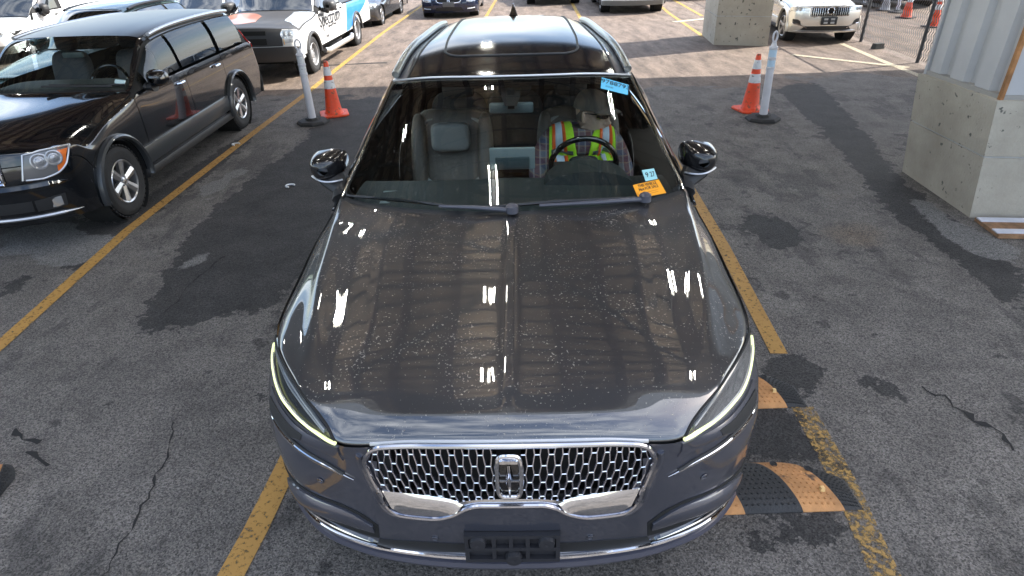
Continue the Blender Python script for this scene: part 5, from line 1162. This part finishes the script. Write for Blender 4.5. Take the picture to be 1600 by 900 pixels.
text_part('lettering', 'Internet TV Voice', .07, lt, p1.root, side(2.20, .66), ext=.002)
text_part('lettering', 'Mobile', .085, lt, p1.root, side(1.62, .90), ext=.002)
text_part('lettering', 'II II III', .07, lt, p1.root, side(1.8, .5), ext=.002)
v0_, v1_ = v_at(p1.S, 3.15, lo=8), v_at(p1.S, 5.2, lo=8)
p1.poly_patch('blue_graphic', [(7.95, v0_+.0), (7.95, v_at(p1.S, 3.45, lo=8))], [(6.02, v_at(p1.S, 3.45, lo=8)), (6.02, v_at(p1.S, 5.25, lo=8))], blu, off=.004, n=14, m=20, mirror=False, cut=True)
for sg in (1, -1):
    mb = MB(); mb.tube([(sg*.88, 1.45, .30), (sg*.91, 1.6, .27), (sg*.91, 3.25, .27), (sg*.88, 3.4, .30)], .05, 10); mb.build('running_board', alu, p1.root)
    for (wy, wz, wr_) in p1.wheels[:2]:
        mb = MB(); mb.tube([(sg*(p1.p['hw']+.005), wy-math.cos(t)*(wr_+.02), wz+math.sin(t)*(wr_+.02)) for t in lin(0, math.pi, 20)], .03, 8); mb.build('arch_flare', grn, p1.root)
# ---- champagne SUV by the fence
chm = pm('champagne_paint', (.80, .77, .71), .25, metal=.6, coat=1., var=.04)
PV = dict(hw=.96, L=4.95, sill=.33, bow=.30, belt=1.08, lip=.98, bump=.28, cowl=(1.42, 1.14), hdr=(2.15, 1.66), rr=(4.3, 1.68), tail=[(4.8, 1.1, .74), (4.93, .8, .82), (4.9, .38, .82)], fo=.87, wb=2.98, r=.385, a=1.5, b=2.6, c=3.6, gl=12.05, rails=alu, tw=.25, clad=pm('champagne_clad', (.76, .73, .67), .35, metal=.5, coat=.6), rimr=.70)
v1 = vehicle('parked_suv', 'pale champagne silver SUV with round badge on its grille beside the far pillar', PV, (6.60, 13.18), -.12, chm, 'SUV', scale=.73, spokes=5, turn=.12)
lamps(v1, [(2.5, 2.9), (3.5, 2.8), (5.2, 2.85)], [(2.6, 3.55), (3.7, 3.7), (5.5, 3.8)], 'bright')
g = bars(v1, 'grille', 1.85, 2.35, 3.55, 18, chrome, vertical=True, r=.009)
mb = MB(); P = Vector(v1.S.off(0, 2.95, .03)); mb.tube([P+Vector((.085*math.cos(a), 0, .085*math.sin(a))) for a in np.linspace(0, 2*math.pi, 25)[:-1]], .013, 8, closed=True, up=(0, 1, 0)); mb.bar(P+Vector((-.42, .02, -.17)), P+Vector((.42, .02, .17)), .022, .01); em_ = mb.build('emblem', chrome, g)
mb = MB(); mb.lathe([(.075, 0), (0, 0)], 20, axis='Y', c=tuple(P)); mb.build('emblem_disc', gloss_black, em_)
v1.poly_patch('lower_intake', [(-2.7, .42), (0, .38), (2.7, .42)], [(-2.2, 1.0), (0, 1.05), (2.2, 1.0)], black_trim, off=.005, n=30, m=5, mirror=False)
v1.strip('skid_trim', [(u, .3) for u in lin(-4.5, 4.5, 21)], .02, satin, off=.008, n=60, mirror=False, taper=True)
for sg in (1, -1):
    v1.poly_patch('fog_pocket', [(a*sg, b) for a, b in ((2.7, 1.1), (3.6, 1.3), (5.0, 1.4))], [(a*sg, b) for a, b in ((2.9, 1.7), (3.6, 1.85), (5.1, 1.95))], black_trim, off=.005, n=20, m=5, mirror=False)
    v1.strip('fog_trim', [(a*sg, b) for a, b in ((1.9, .75), (2.6, 1.1), (3.6, 1.25), (5.1, 1.35))], .012, chrome, off=.008, n=30, mirror=False)
pv = plate(v1, .60, -.03, .42, .20)
for sx in (-.09, .09):
    for sz in (-.045, .045):
        mb = MB(); mb.box((sx, -.045, .60+sz), (.10, .012, .05)); mb.build('bracket_slot', pm('bracket_slot_grey', (.45, .45, .45), .5), pv, smooth=False)
# ---- dark blue saloon in the middle distance
navy = pm('navy_paint', (.010, .018, .05), .2, metal=.3, coat=1.)
SED = dict(hw=.90, L=4.6, sill=.25, bow=.34, belt=.92, lip=.74, bump=.20, cowl=(1.35, .98), hdr=(2.1, 1.40), rr=(3.2, 1.38), tail=[(3.95, 1.02, .66), (4.45, .98, .72), (4.58, .75, .78), (4.55, .35, .78)], wh=.66, wr=.62, fo=.80, wb=2.76, r=.325, a=1.4, b=2.4, c=3.2, gl=11.9, tw=.225)
s1 = vehicle('parked_sedan', 'dark blue sedan with twin kidney shaped grilles, facing the camera in the next row', zs(SED, .78, 1.0), (-1.50, 19.35), -.03, navy, 'sedan', scale=.93)
lamps(s1, [(2.2, 2.7), (3.3, 2.6), (4.9, 2.8)], [(2.3, 3.75), (3.4, 3.8), (5.2, 3.85)], 'bright')
for sg in (1, -1):
    kd = s1.poly_patch('kidney_grille', [(a*sg, b) for a, b in ((.10, 2.55), (.6, 2.5), (1.2, 2.6), (1.35, 2.9))], [(a*sg, b) for a, b in ((.12, 3.75), (.6, 3.85), (1.2, 3.75), (1.4, 3.2))], under_m, off=.006, n=20, m=6, mirror=False)[0]
    s1.strip('kidney_frame', [(a*sg, b) for a, b in ((.10, 2.6), (.6, 2.5), (1.2, 2.6), (1.42, 3.0), (1.25, 3.7), (.6, 3.85), (.12, 3.75), (.07, 3.2))], .014, chrome, off=.010, n=50, parent=kd, mirror=False, closed=True)
    s1.poly_patch('side_intake', [(a*sg, b) for a, b in ((2.4, .7), (3.3, .7), (4.6, .8))], [(a*sg, b) for a, b in ((2.2, 1.4), (3.2, 1.45), (4.7, 1.5))], black_trim, off=.004, n=20, m=5, mirror=False)
    s1.strip('intake_trim', [(a*sg, b) for a, b in ((2.3, 1.05), (3.3, 1.05), (4.6, 1.15))], .016, satin, off=.008, n=20, mirror=False)
s1.poly_patch('lower_intake', [(-1.7, .6), (0, .55), (1.7, .6)], [(-1.5, 1.5), (0, 1.55), (1.5, 1.5)], black_trim, off=.004, n=30, m=5, mirror=False)
plate(s1, .40, -.015, .36, .14, pm('plate_grey', (.10, .10, .10), .5))
# ---- grey sedan behind the pickup
gry = pm('graphite_paint', (.075, .075, .08), .25, metal=.6, coat=1.)
s2 = vehicle('parked_sedan', 'grey sedan parked behind the pickup with its front corner showing', zs(dict(SED, belt=.95, lip=.78), .80, 1.0), (-4.15, 17.75), -.06, gry, 'sedan', scale=.95)
lamps(s2, [(2.4, 2.7), (3.5, 2.6), (5.0, 2.8)], [(2.5, 3.7), (3.6, 3.85), (5.4, 3.9)], 'bright')
bars(s2, 'grille', 1.6, 2.5, 3.6, 5, chrome); plate(s2, .38)
s2.poly_patch('lower_intake', [(-3, .6), (0, .55), (3, .6)], [(-2.8, 1.4), (0, 1.5), (2.8, 1.4)], black_trim, off=.004, n=30, m=5, mirror=False)
# ---- white SUV cut by the top edge
s3 = vehicle('parked_suv', 'white SUV with grey lower bumper cut off by the top edge of the picture', zs(dict(PV, hw=.96, clad=grn), .82, 1.0), (3.82, 19.0), -.05, wht, 'SUV', scale=.95)
bars(s3, 'grille', 2.4, 1.55, 3.6, 5, gloss_black)
s3.poly_patch('lower_bumper', [(-6, .06), (-3, .05), (0, .05), (3, .05), (6, .06)], [(-6, .95), (-3, 1.0), (0, 1.0), (3, 1.0), (6, .95)], pm('bumper_grey', (.16, .16, .15), .5), off=.008, n=50, m=6, mirror=False)
lamps(s3, [(2.7, 2.8), (3.6, 2.8), (5.1, 2.9)], [(2.8, 3.6), (3.8, 3.7), (5.4, 3.8)], 'bright')
# ---- white panel van at the far left
PVN = dict(hw=1.02, L=6.0, sill=.42, bow=.30, belt=1.42, lip=1.12, bump=.32, cowl=(.95, 1.36), hdr=(1.75, 2.30), rr=(5.7, 2.42), tail=[(5.92, 1.5, .92), (5.98, .9, .93), (5.96, .45, .93)], we=.86, wh=.80, wr=.80, cbow=.26, fo=.95, wb=3.5, r=.36, a=1.2, b=2.15, c=3.9, box=True, tw=.24, mm=black_trim, mir=(.24, .16, .30), hm=black_trim)
van = vehicle('cargo_van', 'white high roof cargo van at the top left corner', zs(PVN, .62, .80), (-11.15, 13.6), -.06, wht, 'van', rim=steel_m, style='steel')
lamps(van, [(3.2, 2.6), (4.2, 2.5), (5.1, 2.6)], [(3.4, 3.8), (4.4, 3.95), (5.6, 4.0)], 'bright')
bars(van, 'grille', 2.6, 2.3, 3.5, 4, grn)
van.poly_patch('bumper_cover', [(-6, .1), (0, .08), (6, .1)], [(-6, 1.3), (0, 1.4), (6, 1.3)], pm('bumper_grey', (.16, .16, .15), .5), off=.008, n=50, m=6, mirror=False)
van2 = vehicle('cargo_van', 'white cargo van partly hidden behind the roof of the light blue wagon', zs(PVN, .8, .9), (-7.9, 20.4), -.08, wht, 'van', rim=steel_m, style='steel')
lamps(van2, [(3.2, 2.6), (4.2, 2.5), (5.1, 2.6)], [(3.4, 3.8), (4.4, 3.95), (5.6, 4.0)], 'bright'); bars(van2, 'grille', 2.6, 2.3, 3.5, 4, grn)
# ---- cars in the row beyond the black SUV
tealp = pm('teal_grey_paint', (.10, .16, .16), .25, metal=.5, coat=1.); ltb = pm('light_blue_paint', (.36, .46, .58), .25, metal=.4, coat=1.)
h1 = vehicle('parked_hatchback', 'teal grey car showing only its roof beyond the black SUV', zs(dict(PV, hw=.90, L=4.4, hdr=(1.95, 1.52), rr=(3.7, 1.53), tail=[(4.2, 1.05, .74), (4.36, .8, .8), (4.33, .38, .8)], belt=1.0, lip=.88, cowl=(1.25, 1.04), r=.34, wb=2.62, b=2.4, c=3.2, clad=None, rails=pm('rail_black', (.03, .03, .03), .4)), .90, .74), (-5.98, 7.7), -.02, tealp, 'car')
h2 = vehicle('parked_wagon', 'light blue wagon with black roof rails behind the teal grey car', zs(dict(PV, hw=.90, hdr=(2.0, 1.55), rr=(4.2, 1.56), belt=1.0, lip=.88, cowl=(1.25, 1.04), r=.34, clad=None, rails=pm('rail_black', (.03, .03, .03), .4)), .80, .86), (-6.3, 12.0), -.02, ltb, 'wagon')
for (nm, lb, lc, mt_) in (('parked_car', 'dark car at the top edge left of the white SUV, only a front wheel visible', (1.75, 22.0), gry), ('parked_car', 'pale car at the top edge beside the far pillar, only a wheel visible', (6.6, 22.2), wht), ('parked_car', 'dark car behind the fence beyond the row of cones', (11.3, 18.2), navy)):
    q = vehicle(nm, lb, SED, lc, -.05, mt_, 'car'); bars(q, 'grille', 1.6, 2.5, 3.6, 5, chrome); lamps(q, [(2.4, 2.7), (3.5, 2.6), (5.0, 2.8)], [(2.5, 3.7), (3.6, 3.85), (5.4, 3.9)], 'bright')
# grey service cabinet between the vehicles at the back
t = empty('service_cabinet', (-6.15, 18.4, 0), -.1); tag(t, 'grey metal service cabinet standing left of the pickup', 'cabinet')
mb = MB(); mb.box((0, 0, 1.0), (1.3, .7, 2.0)); o = mb.build('cabinet_body', pm('cabinet_paint', (.22, .22, .22), .5, var=.1, vs=3), t); bevel(o, .015)
for x in (-.32, .32):
    mb = MB(); mb.box((x, -.36, 1.0), (.58, .03, 1.85)); d = mb.build('door', pm('cabinet_door', (.26, .26, .26), .45), t); bevel(d, .01); mb = MB(); mb.box((x*.2, -.385, 1.0), (.03, .03, .2)); mb.build('handle', black_trim, d)
# ================================================================ the driver
BASE = Vector((.40, 2.30, .55)); cth, sth = math.cos(CAR_RZ), math.sin(CAR_RZ)
wb_ = (CAR_LOC[0]+BASE.x*cth-BASE.y*sth, CAR_LOC[1]+BASE.x*sth+BASE.y*cth, BASE.z)
dr_ = empty('person', wb_, CAR_RZ); tag(dr_, 'driver in cap and sunglasses wearing a lime safety vest over a plaid shirt', 'person')
skin = pm('skin', (.72, .50, .38), .5, var=.12, vs=18); denim = pm('denim', (.03, .045, .09), .8)
def skinned(name, pts, edges, mat, parent, sub=2, vox=None, extra=None, root=0):
    """limb skeleton grown with the Skin modifier; optional extra meshes are fused by a voxel remesh into one surface"""
    me = bpy.data.meshes.new(name); me.from_pydata([tuple(Vector(p[:3])-BASE) for p in pts], edges, []); o = bpy.data.objects.new(name, me); col.objects.link(o)
    o.modifiers.new('skin', 'SKIN'); 
    for i, v in enumerate(me.skin_vertices[0].data): v.radius = (pts[i][3], pts[i][4] if len(pts[i]) > 4 else pts[i][3]); v.use_root = (i == root)
    sb = o.modifiers.new('sub', 'SUBSURF'); sb.levels = sb.render_levels = sub
    dg = bpy.context.evaluated_depsgraph_get(); m2 = bpy.data.meshes.new_from_object(o.evaluated_get(dg)); bpy.data.objects.remove(o)
    if extra:
        bm = bmesh.new(); bm.from_mesh(m2)
        for mb in extra:
            t = bpy.data.meshes.new('t'); t.from_pydata([tuple(Vector(q)-BASE) for q in mb.v], [], mb.f); bm.from_mesh(t); bpy.data.meshes.remove(t)
        bmesh.ops.remove_doubles(bm, verts=bm.verts, dist=1e-5); bmesh.ops.recalc_face_normals(bm, faces=bm.faces); bm.to_mesh(m2); bm.free()
    m2.materials.clear(); m2.materials.append(mat); o = bpy.data.objects.new(name, m2); col.objects.link(o); o.parent = parent
    if vox:
        r_ = o.modifiers.new('fuse', 'REMESH'); r_.mode = 'VOXEL'; r_.voxel_size = vox; r_.use_smooth_shade = True
        sm = o.modifiers.new('smooth', 'SMOOTH'); sm.iterations = 3; sm.factor = .5
    m2.polygons.foreach_set('use_smooth', [True]*len(m2.polygons)); return o
HC, HM = Vector((.462, 2.285, 1.252)), Matrix.Rotation(R(56), 3, 'Z') @ Matrix.Rotation(R(7), 3, 'X')
hp = lambda x, y, z: HC+HM @ Vector((x, y, z))
# head: rings from chin to crown, face towards local -Y
hd = MB(); G = []
prof = [(-.122, .012, -.055, .02), (-.112, .034, -.040, .050), (-.095, .050, -.024, .066), (-.070, .060, -.012, .080), (-.04, .066, -.004, .090), (-.01, .070, .0, .096), (.02, .072, .004, .099), (.05, .072, .006, .099), (.08, .066, .008, .090), (.105, .050, .010, .068), (.120, .024, .012, .034), (.123, .006, .012, .01)]
for (z, a, yc, b) in prof:
    ring = []
    for k in range(28):
        t = 2*math.pi*k/28; x, y = a*math.sin(t), yc-b*math.cos(t); f = max(0, math.cos(t))**6
        if -.05 < z < .03: y -= f*.0
        if z == -.04: y -= .012*max(0, math.cos(t))**30
        if z == -.07: y -= .006*max(0, math.cos(t))**14
        if z == .02: y += .006*max(0, math.cos(t-.38))**20+.006*max(0, math.cos(t+.38))**20
        if z == .05: y -= .005*max(0, math.cos(t))**4
        ring.append(tuple(hp(x, y, z)))
    G.append(ring+[ring[0]])
hd.grid(np.array(G)); hd.add([G[0][k] for k in range(28)], [tuple(range(28))]); hd.add([G[-1][k] for k in range(28)], [tuple(range(28))])
nose = MB(); nose.tube([hp(0, -.092, .022), hp(0, -.106, .0), hp(0, -.120, -.022), hp(0, -.108, -.034), hp(0, -.09, -.036)], [.010, .012, .016, .016, .010], 10)
for s in (1, -1): nose.tube([hp(s*.012, -.096, -.030), hp(s*.016, -.104, -.030)], .009, 8)
lips = MB(); lips.tube([hp(s*.026, -.086+abs(s)*.008, -.066) for s in (-1, -.5, 0, .5, 1)], [.004, .007, .008, .007, .004], 8); lips.tube([hp(s*.022, -.083+abs(s)*.008, -.077) for s in (-1, -.5, 0, .5, 1)], [.004, .007, .009, .007, .004], 8)
chin = MB(); cushion(chin, tuple(hp(0, -.072, -.106)), (.05, .04, .035), e=.9, n=8)
ears = MB()
for s in (1, -1): cushion(ears, tuple(hp(s*.078, .012, -.008)), (.018, .040, .068), e=.8, n=8)
def hand(wr, sgn):
    """palm, four unequal curled fingers and a thumb closing on the wheel rim"""
    pts, ed = [], []; base = len(pts); return pts, ed
sh = [(.40, 2.20, .66, .13, .15), (.40, 2.24, .84, .13, .16), (.402, 2.275, 1.03, .115, .155), (.41, 2.30, 1.13, .075, .12), (.43, 2.305, 1.16, .052), (.455, 2.30, 1.19, .052)]
body_p = list(sh); ed = [(0, 1), (1, 2), (2, 3), (3, 4), (4, 5)]
for s in (1, -1):
    i = len(body_p); body_p += [(.40+s*.18, 2.29, 1.11, .062), (.40+s*.25, 2.20, .94, .048), (.40+s*.24, 2.06, .90, .038), (.40+s*.185, 1.985, .925, .026), (.40+s*.178, 1.965, .955, .030)]
    ed += [(3, i), (i, i+1), (i+1, i+2), (i+2, i+3), (i+3, i+4)]
    for f_, (dx, l1, l2, l3) in enumerate(((-.030, .036, .026, .020), (-.010, .042, .030, .022), (.010, .040, .028, .021), (.028, .032, .022, .018))):
        j = len(body_p); b0 = Vector((.40+s*(.178+dx*.25), 1.955+dx*.6, .975+abs(dx)*-.3)); d1, d2, d3 = Vector((-s*.35, -.75, .55)).normalized(), Vector((-s*.5, .1, .85)).normalized(), Vector((-s*.3, .85, .1)).normalized()
        q = [b0, b0+d1*l1, b0+d1*l1+d2*l2, b0+d1*l1+d2*l2+d3*l3]
        body_p += [(*p, .0095-.0008*k) for k, p in enumerate(q)]; ed += [(i+4, j), (j, j+1), (j+1, j+2), (j+2, j+3)]
    j = len(body_p); t0 = Vector((.40+s*.160, 1.98, .955)); body_p += [(*t0, .012), (*(t0+Vector((-s*.022, -.012, .024))), .011), (*(t0+Vector((-s*.030, -.03, .044))), .009)]; ed += [(i+4, j), (j, j+1), (j+1, j+2)]
    k = len(body_p); body_p += [(.40+s*.10, 2.12, .60, .085), (.40+s*.14, 1.80, .66, .065), (.40+s*.13, 1.62, .42, .045), (.40+s*.13, 1.52, .40, .035)]; ed += [(0, k), (k, k+1), (k+1, k+2), (k+2, k+3)]
skinned('body', body_p, ed, skin, dr_, vox=.0055, extra=[hd, nose, lips, chin, ears])
# plaid shirt and trousers
plaid = bpy.data.materials.new('plaid_cloth'); plaid.use_nodes = True; n = plaid.node_tree.nodes; l = plaid.node_tree.links.new; b = n['Principled BSDF']; b.inputs['Roughness'].default_value = .9
tco = n.new('ShaderNodeTexCoord'); prev = None
for (dirn, sc, lo, colr, fac) in (('X', 4.2, .55, (.16, .035, .035), .6), ('DIAGONAL', 3.6, .6, (.04, .055, .12), .6), ('Z', 4.4, .6, (.15, .035, .035), .5), ('X', 8.4, .88, (.42, .41, .40), .45), ('Z', 8.8, .90, (.42, .27, .14), .4)):
    wv = n.new('ShaderNodeTexWave'); wv.bands_direction = dirn; wv.inputs['Scale'].default_value = sc; wv.inputs['Distortion'].default_value = .6
    l(tco.outputs['Object'], wv.inputs['Vector']); ra = n.new('ShaderNodeValToRGB'); ra.color_ramp.elements[0].position = lo; ra.color_ramp.elements[1].position = lo+.06; ra.color_ramp.elements[1].color = (fac,)*3+(1,)
    l(wv.outputs['Fac'], ra.inputs[0]); m_ = n.new('ShaderNodeMix'); m_.data_type = 'RGBA'; l(ra.outputs[0], m_.inputs['Factor'])
    if prev is None: m_.inputs['A'].default_value = (.15, .16, .19, 1)
    else: l(prev, m_.inputs['A'])
    m_.inputs['B'].default_value = rgb(colr); prev = m_.outputs['Result']
l(prev, b.inputs['Base Color'])
shp = [(.40, 2.20, .68, .16, .16), (.40, 2.24, .84, .162, .162), (.402, 2.275, 1.03, .15, .15), (.408, 2.298, 1.13, .10, .10), (.425, 2.302, 1.155, .064)]; ed2 = [(0, 1), (1, 2), (2, 3), (3, 4)]
for s in (1, -1):
    i = len(shp); shp += [(.40+s*.185, 2.29, 1.105, .078), (.40+s*.258, 2.20, .94, .064), (.40+s*.242, 2.06, .905, .052), (.40+s*.195, 2.0, .915, .040)]; ed2 += [(3, i), (i, i+1), (i+1, i+2), (i+2, i+3)]
skinned('shirt', shp, ed2, plaid, dr_)
lg = [(.40, 2.18, .60, .15, .16)]; ed3 = []
for s in (1, -1): k = len(lg); lg += [(.40+s*.10, 2.12, .60, .098), (.40+s*.14, 1.80, .66, .078), (.40+s*.13, 1.62, .45, .058)]; ed3 += [(0, k), (k, k+1), (k+1, k+2)]
skinned('trousers', lg, ed3, denim, dr_)
# collar, vest
lime = pm('vest_lime', (.52, .95, .03), .7, var=.06, vs=12); vor = pm('vest_orange', (.90, .13, .01), .7); vsil = pm('vest_silver', (.62, .74, .82), .4); vgrey = pm('vest_clip_grey', (.12, .14, .14), .6)
L0 = lambda q: tuple(Vector(q)-BASE)
from mathutils.bvhtree import BVHTree
so_ = [o for o in dr_.children if o.name.startswith('shirt')][0]; SB = BVHTree.FromPolygons([v.co for v in so_.data.vertices], [tuple(f.vertices) for f in so_.data.polygons])
def vest_pt(x, t, off=0.):
    """drape: belly (t = 0) up the chest, over the shoulder, down the back (t = 1), lying on the shirt"""
    X = .405+x
    if t < .40: z = .74+(1.09-.74)*t/.40; C, d = Vector((X, 2.22+.08*min(1, (z-.7)/.4), z)), Vector((0, -1, .05))
    elif t < .72: a = (t-.40)/.32*math.pi; C, d = Vector((X, 2.30, 1.08)), Vector((0, -math.cos(a), math.sin(a)))
    else: z = 1.09-(t-.72)/.28*.3; C, d = Vector((X, 2.28, z)), Vector((0, 1, 0))
    d.normalize(); h = SB.ray_cast(C-BASE+d*.5, -d)
    q = h[0]+BASE if h[0] is not None else C+d*.14
    return q+d*off
def vest_strip(name, s, xa, xb, t0, t1, mat, off, parent, nx=8):
    """xa, xb: inner and outer edge as functions of t"""
    T = lin(t0, t1, 30); mb = MB(); G = np.array([[L0(vest_pt(s*(xa(t)+(xb(t)-xa(t))*k), t, off)) for k in lin(0, 1, nx)] for t in T]); mb.grid(G); o = mb.build(name, mat, parent, ang=80); fix_normals(o)
    if nx > 8:
        q = o.modifiers.new('relax', 'SMOOTH'); q.iterations = 2; q.factor = .4
    sm = o.modifiers.new('thickness', 'SOLIDIFY'); sm.thickness = .003; return o
inner = lambda t: float(np.interp(t, [0, .20, .40, .56, .7, 1], [.006, .010, .040, .066, .07, .0])); outer = lambda t: float(np.interp(t, [0, .3, .45, .55, .75, 1], [.190, .195, .195, .190, .19, .19]))
vest = None
for s in (1, -1):
    v_ = vest_strip('vest_panel', s, inner, outer, 0, 1, lime, .010, vest or dr_, 12)
    a0 = lambda t, a: inner(t)+(outer(t)-inner(t))*a
    for nm, m1, p0, p1_ in (('orange_stripe', vor, .34, .46), ('silver_stripe', vsil, .46, .74), ('orange_stripe', vor, .74, .87)):
        vest_strip(nm, s, lambda t, p0=p0: a0(t, p0) if t > .28 else a0(.28, p0), lambda t, p1_=p1_: a0(t, p1_) if t > .28 else a0(.28, p1_), .24, .99, m1, .0145, v_, 4)
    vest_strip('strap_clip', s, lambda t: a0(t, .14), lambda t: a0(t, .90), .345, .375, vgrey, .018, v_, 5)
    vest_strip('pocket', s, lambda t: .045, lambda t: .17, .08, .22, lime, .016, v_, 6)
bad = vest_strip('name_badge', -1, lambda t: .075, lambda t: .175, .225, .30, pm('badge_white', (.65, .68, .72), .5), .020, dr_, 4)
vest_strip('badge_print', -1, lambda t: .08, lambda t: .17, .232, .25, pm('badge_print_m', (.05, .06, .09), .5), .0225, bad, 3); vest_strip('badge_photo', -1, lambda t: .08, lambda t: .112, .26, .295, pm('badge_photo_m', (.25, .22, .05), .5), .0225, bad, 3)
mb = MB()
for s in (1, -1):
    P = [Vector((.43+s*.060, 2.36, 1.19)), Vector((.432+s*.072, 2.30, 1.185)), Vector((.43+s*.058, 2.225, 1.155)), Vector((.425+s*.010, 2.175, 1.11))]; Q = [p+Vector((s*.032, -.012, -.040)) for p in P]; Q[3] = P[3]+Vector((s*.05, -.008, -.015))
    mb.grid(np.array([[L0(p) for p in P], [L0(q) for q in Q]]))
o = mb.build('collar', pm('collar_khaki', (.30, .28, .22), .85), dr_, ang=80); sm = o.modifiers.new('thickness', 'SOLIDIFY'); sm.thickness = .006; sm2 = o.modifiers.new('sub', 'SUBSURF'); sm2.levels = sm2.render_levels = 2
# cap, hair, sunglasses
capm = pm('cap_cloth', (.19, .175, .15), .85, bump=.2, bs=200); mb = MB(); G = []
for i in range(12):
    p = math.pi/2*i/11; a = math.cos(p)**.75 if i < 11 else .02
    G.append([tuple(Vector(hp(.083*a*math.sin(t), .008-.110*a*math.cos(t), .040+.098*math.sin(p)**.9-.012*(1-math.sin(p))*math.cos(t)*-1))-BASE) for t in np.linspace(0, 2*math.pi, 33)])
mb.grid(np.array(G)); cap = mb.build('cap', capm, dr_, ang=80)
mb = MB(); G = np.array([[tuple(Vector(hp(x*.080*(1-.30*k*k), -.098*math.sqrt(max(0, 1-(x*.86)**2))+.004-.085*k*math.sqrt(max(0.02, 1-(x*.93)**2)), .064-.010*k-.024*x*x))-BASE) for x in lin(-1, 1, 17)] for k in lin(0, 1, 8)]); mb.grid(G)
o = mb.build('bill', capm, cap, ang=80); sm = o.modifiers.new('thickness', 'SOLIDIFY'); sm.thickness = .004
mb = MB(); mb.tube([tuple(Vector(hp(.083*math.sin(t), .008-.110*math.cos(t), .040+.012*math.cos(t)))-BASE) for t in np.linspace(0, 2*math.pi, 33)[:-1]], .003, 6, closed=True); mb.build('cap_band', capm, cap)
mb = MB(); mb.box((0, 0, 0), (.055, .004, .028)); o = mb.build('cap_badge', pm('cap_badge_m', (.16, .15, .12), .6), cap); o.location = Vector(hp(0, -.100, .090))-BASE; o.rotation_euler = (HM @ Matrix.Rotation(R(-28), 3, 'X')).to_euler()
mb = MB(); G = np.array([[tuple(Vector(hp((.073+.004)*math.sin(t), -.006-.097*math.cos(t), z))-BASE) for t in lin(1.75, 2*math.pi-1.75, 20)] for z in lin(-.035, .05, 6)]); mb.grid(G); o = mb.build('hair', pm('hair_grey', (.10, .09, .085), .8, var=.3, vs=60), dr_, ang=80)
mb = MB()
for s in (1, -1):
    G = np.array([[tuple(Vector(hp(s*(.074)*math.sin(t), -.004-.1065*math.cos(t), .022+dz*(1-.35*((t-.5)/.45)**2)))-BASE) for t in lin(.10, .98, 12)] for dz in lin(-.020, .014, 5)]); mb.grid(G)
gl = mb.build('sunglasses', gloss_black, dr_, ang=80); sm = gl.modifiers.new('thickness', 'SOLIDIFY'); sm.thickness = .003
mb = MB(); mb.tube([tuple(Vector(hp(.076*math.sin(t), -.004-.108*math.cos(t), .030))-BASE) for t in lin(-1.0, 1.0, 20)], .0035, 6)
for s in (1, -1): mb.tube([tuple(Vector(hp(s*.066, -.065, .028))-BASE), tuple(Vector(hp(s*.079, .0, .022))-BASE), tuple(Vector(hp(s*.078, .02, .012))-BASE)], .003, 6)
mb.build('frame', gloss_black, gl)
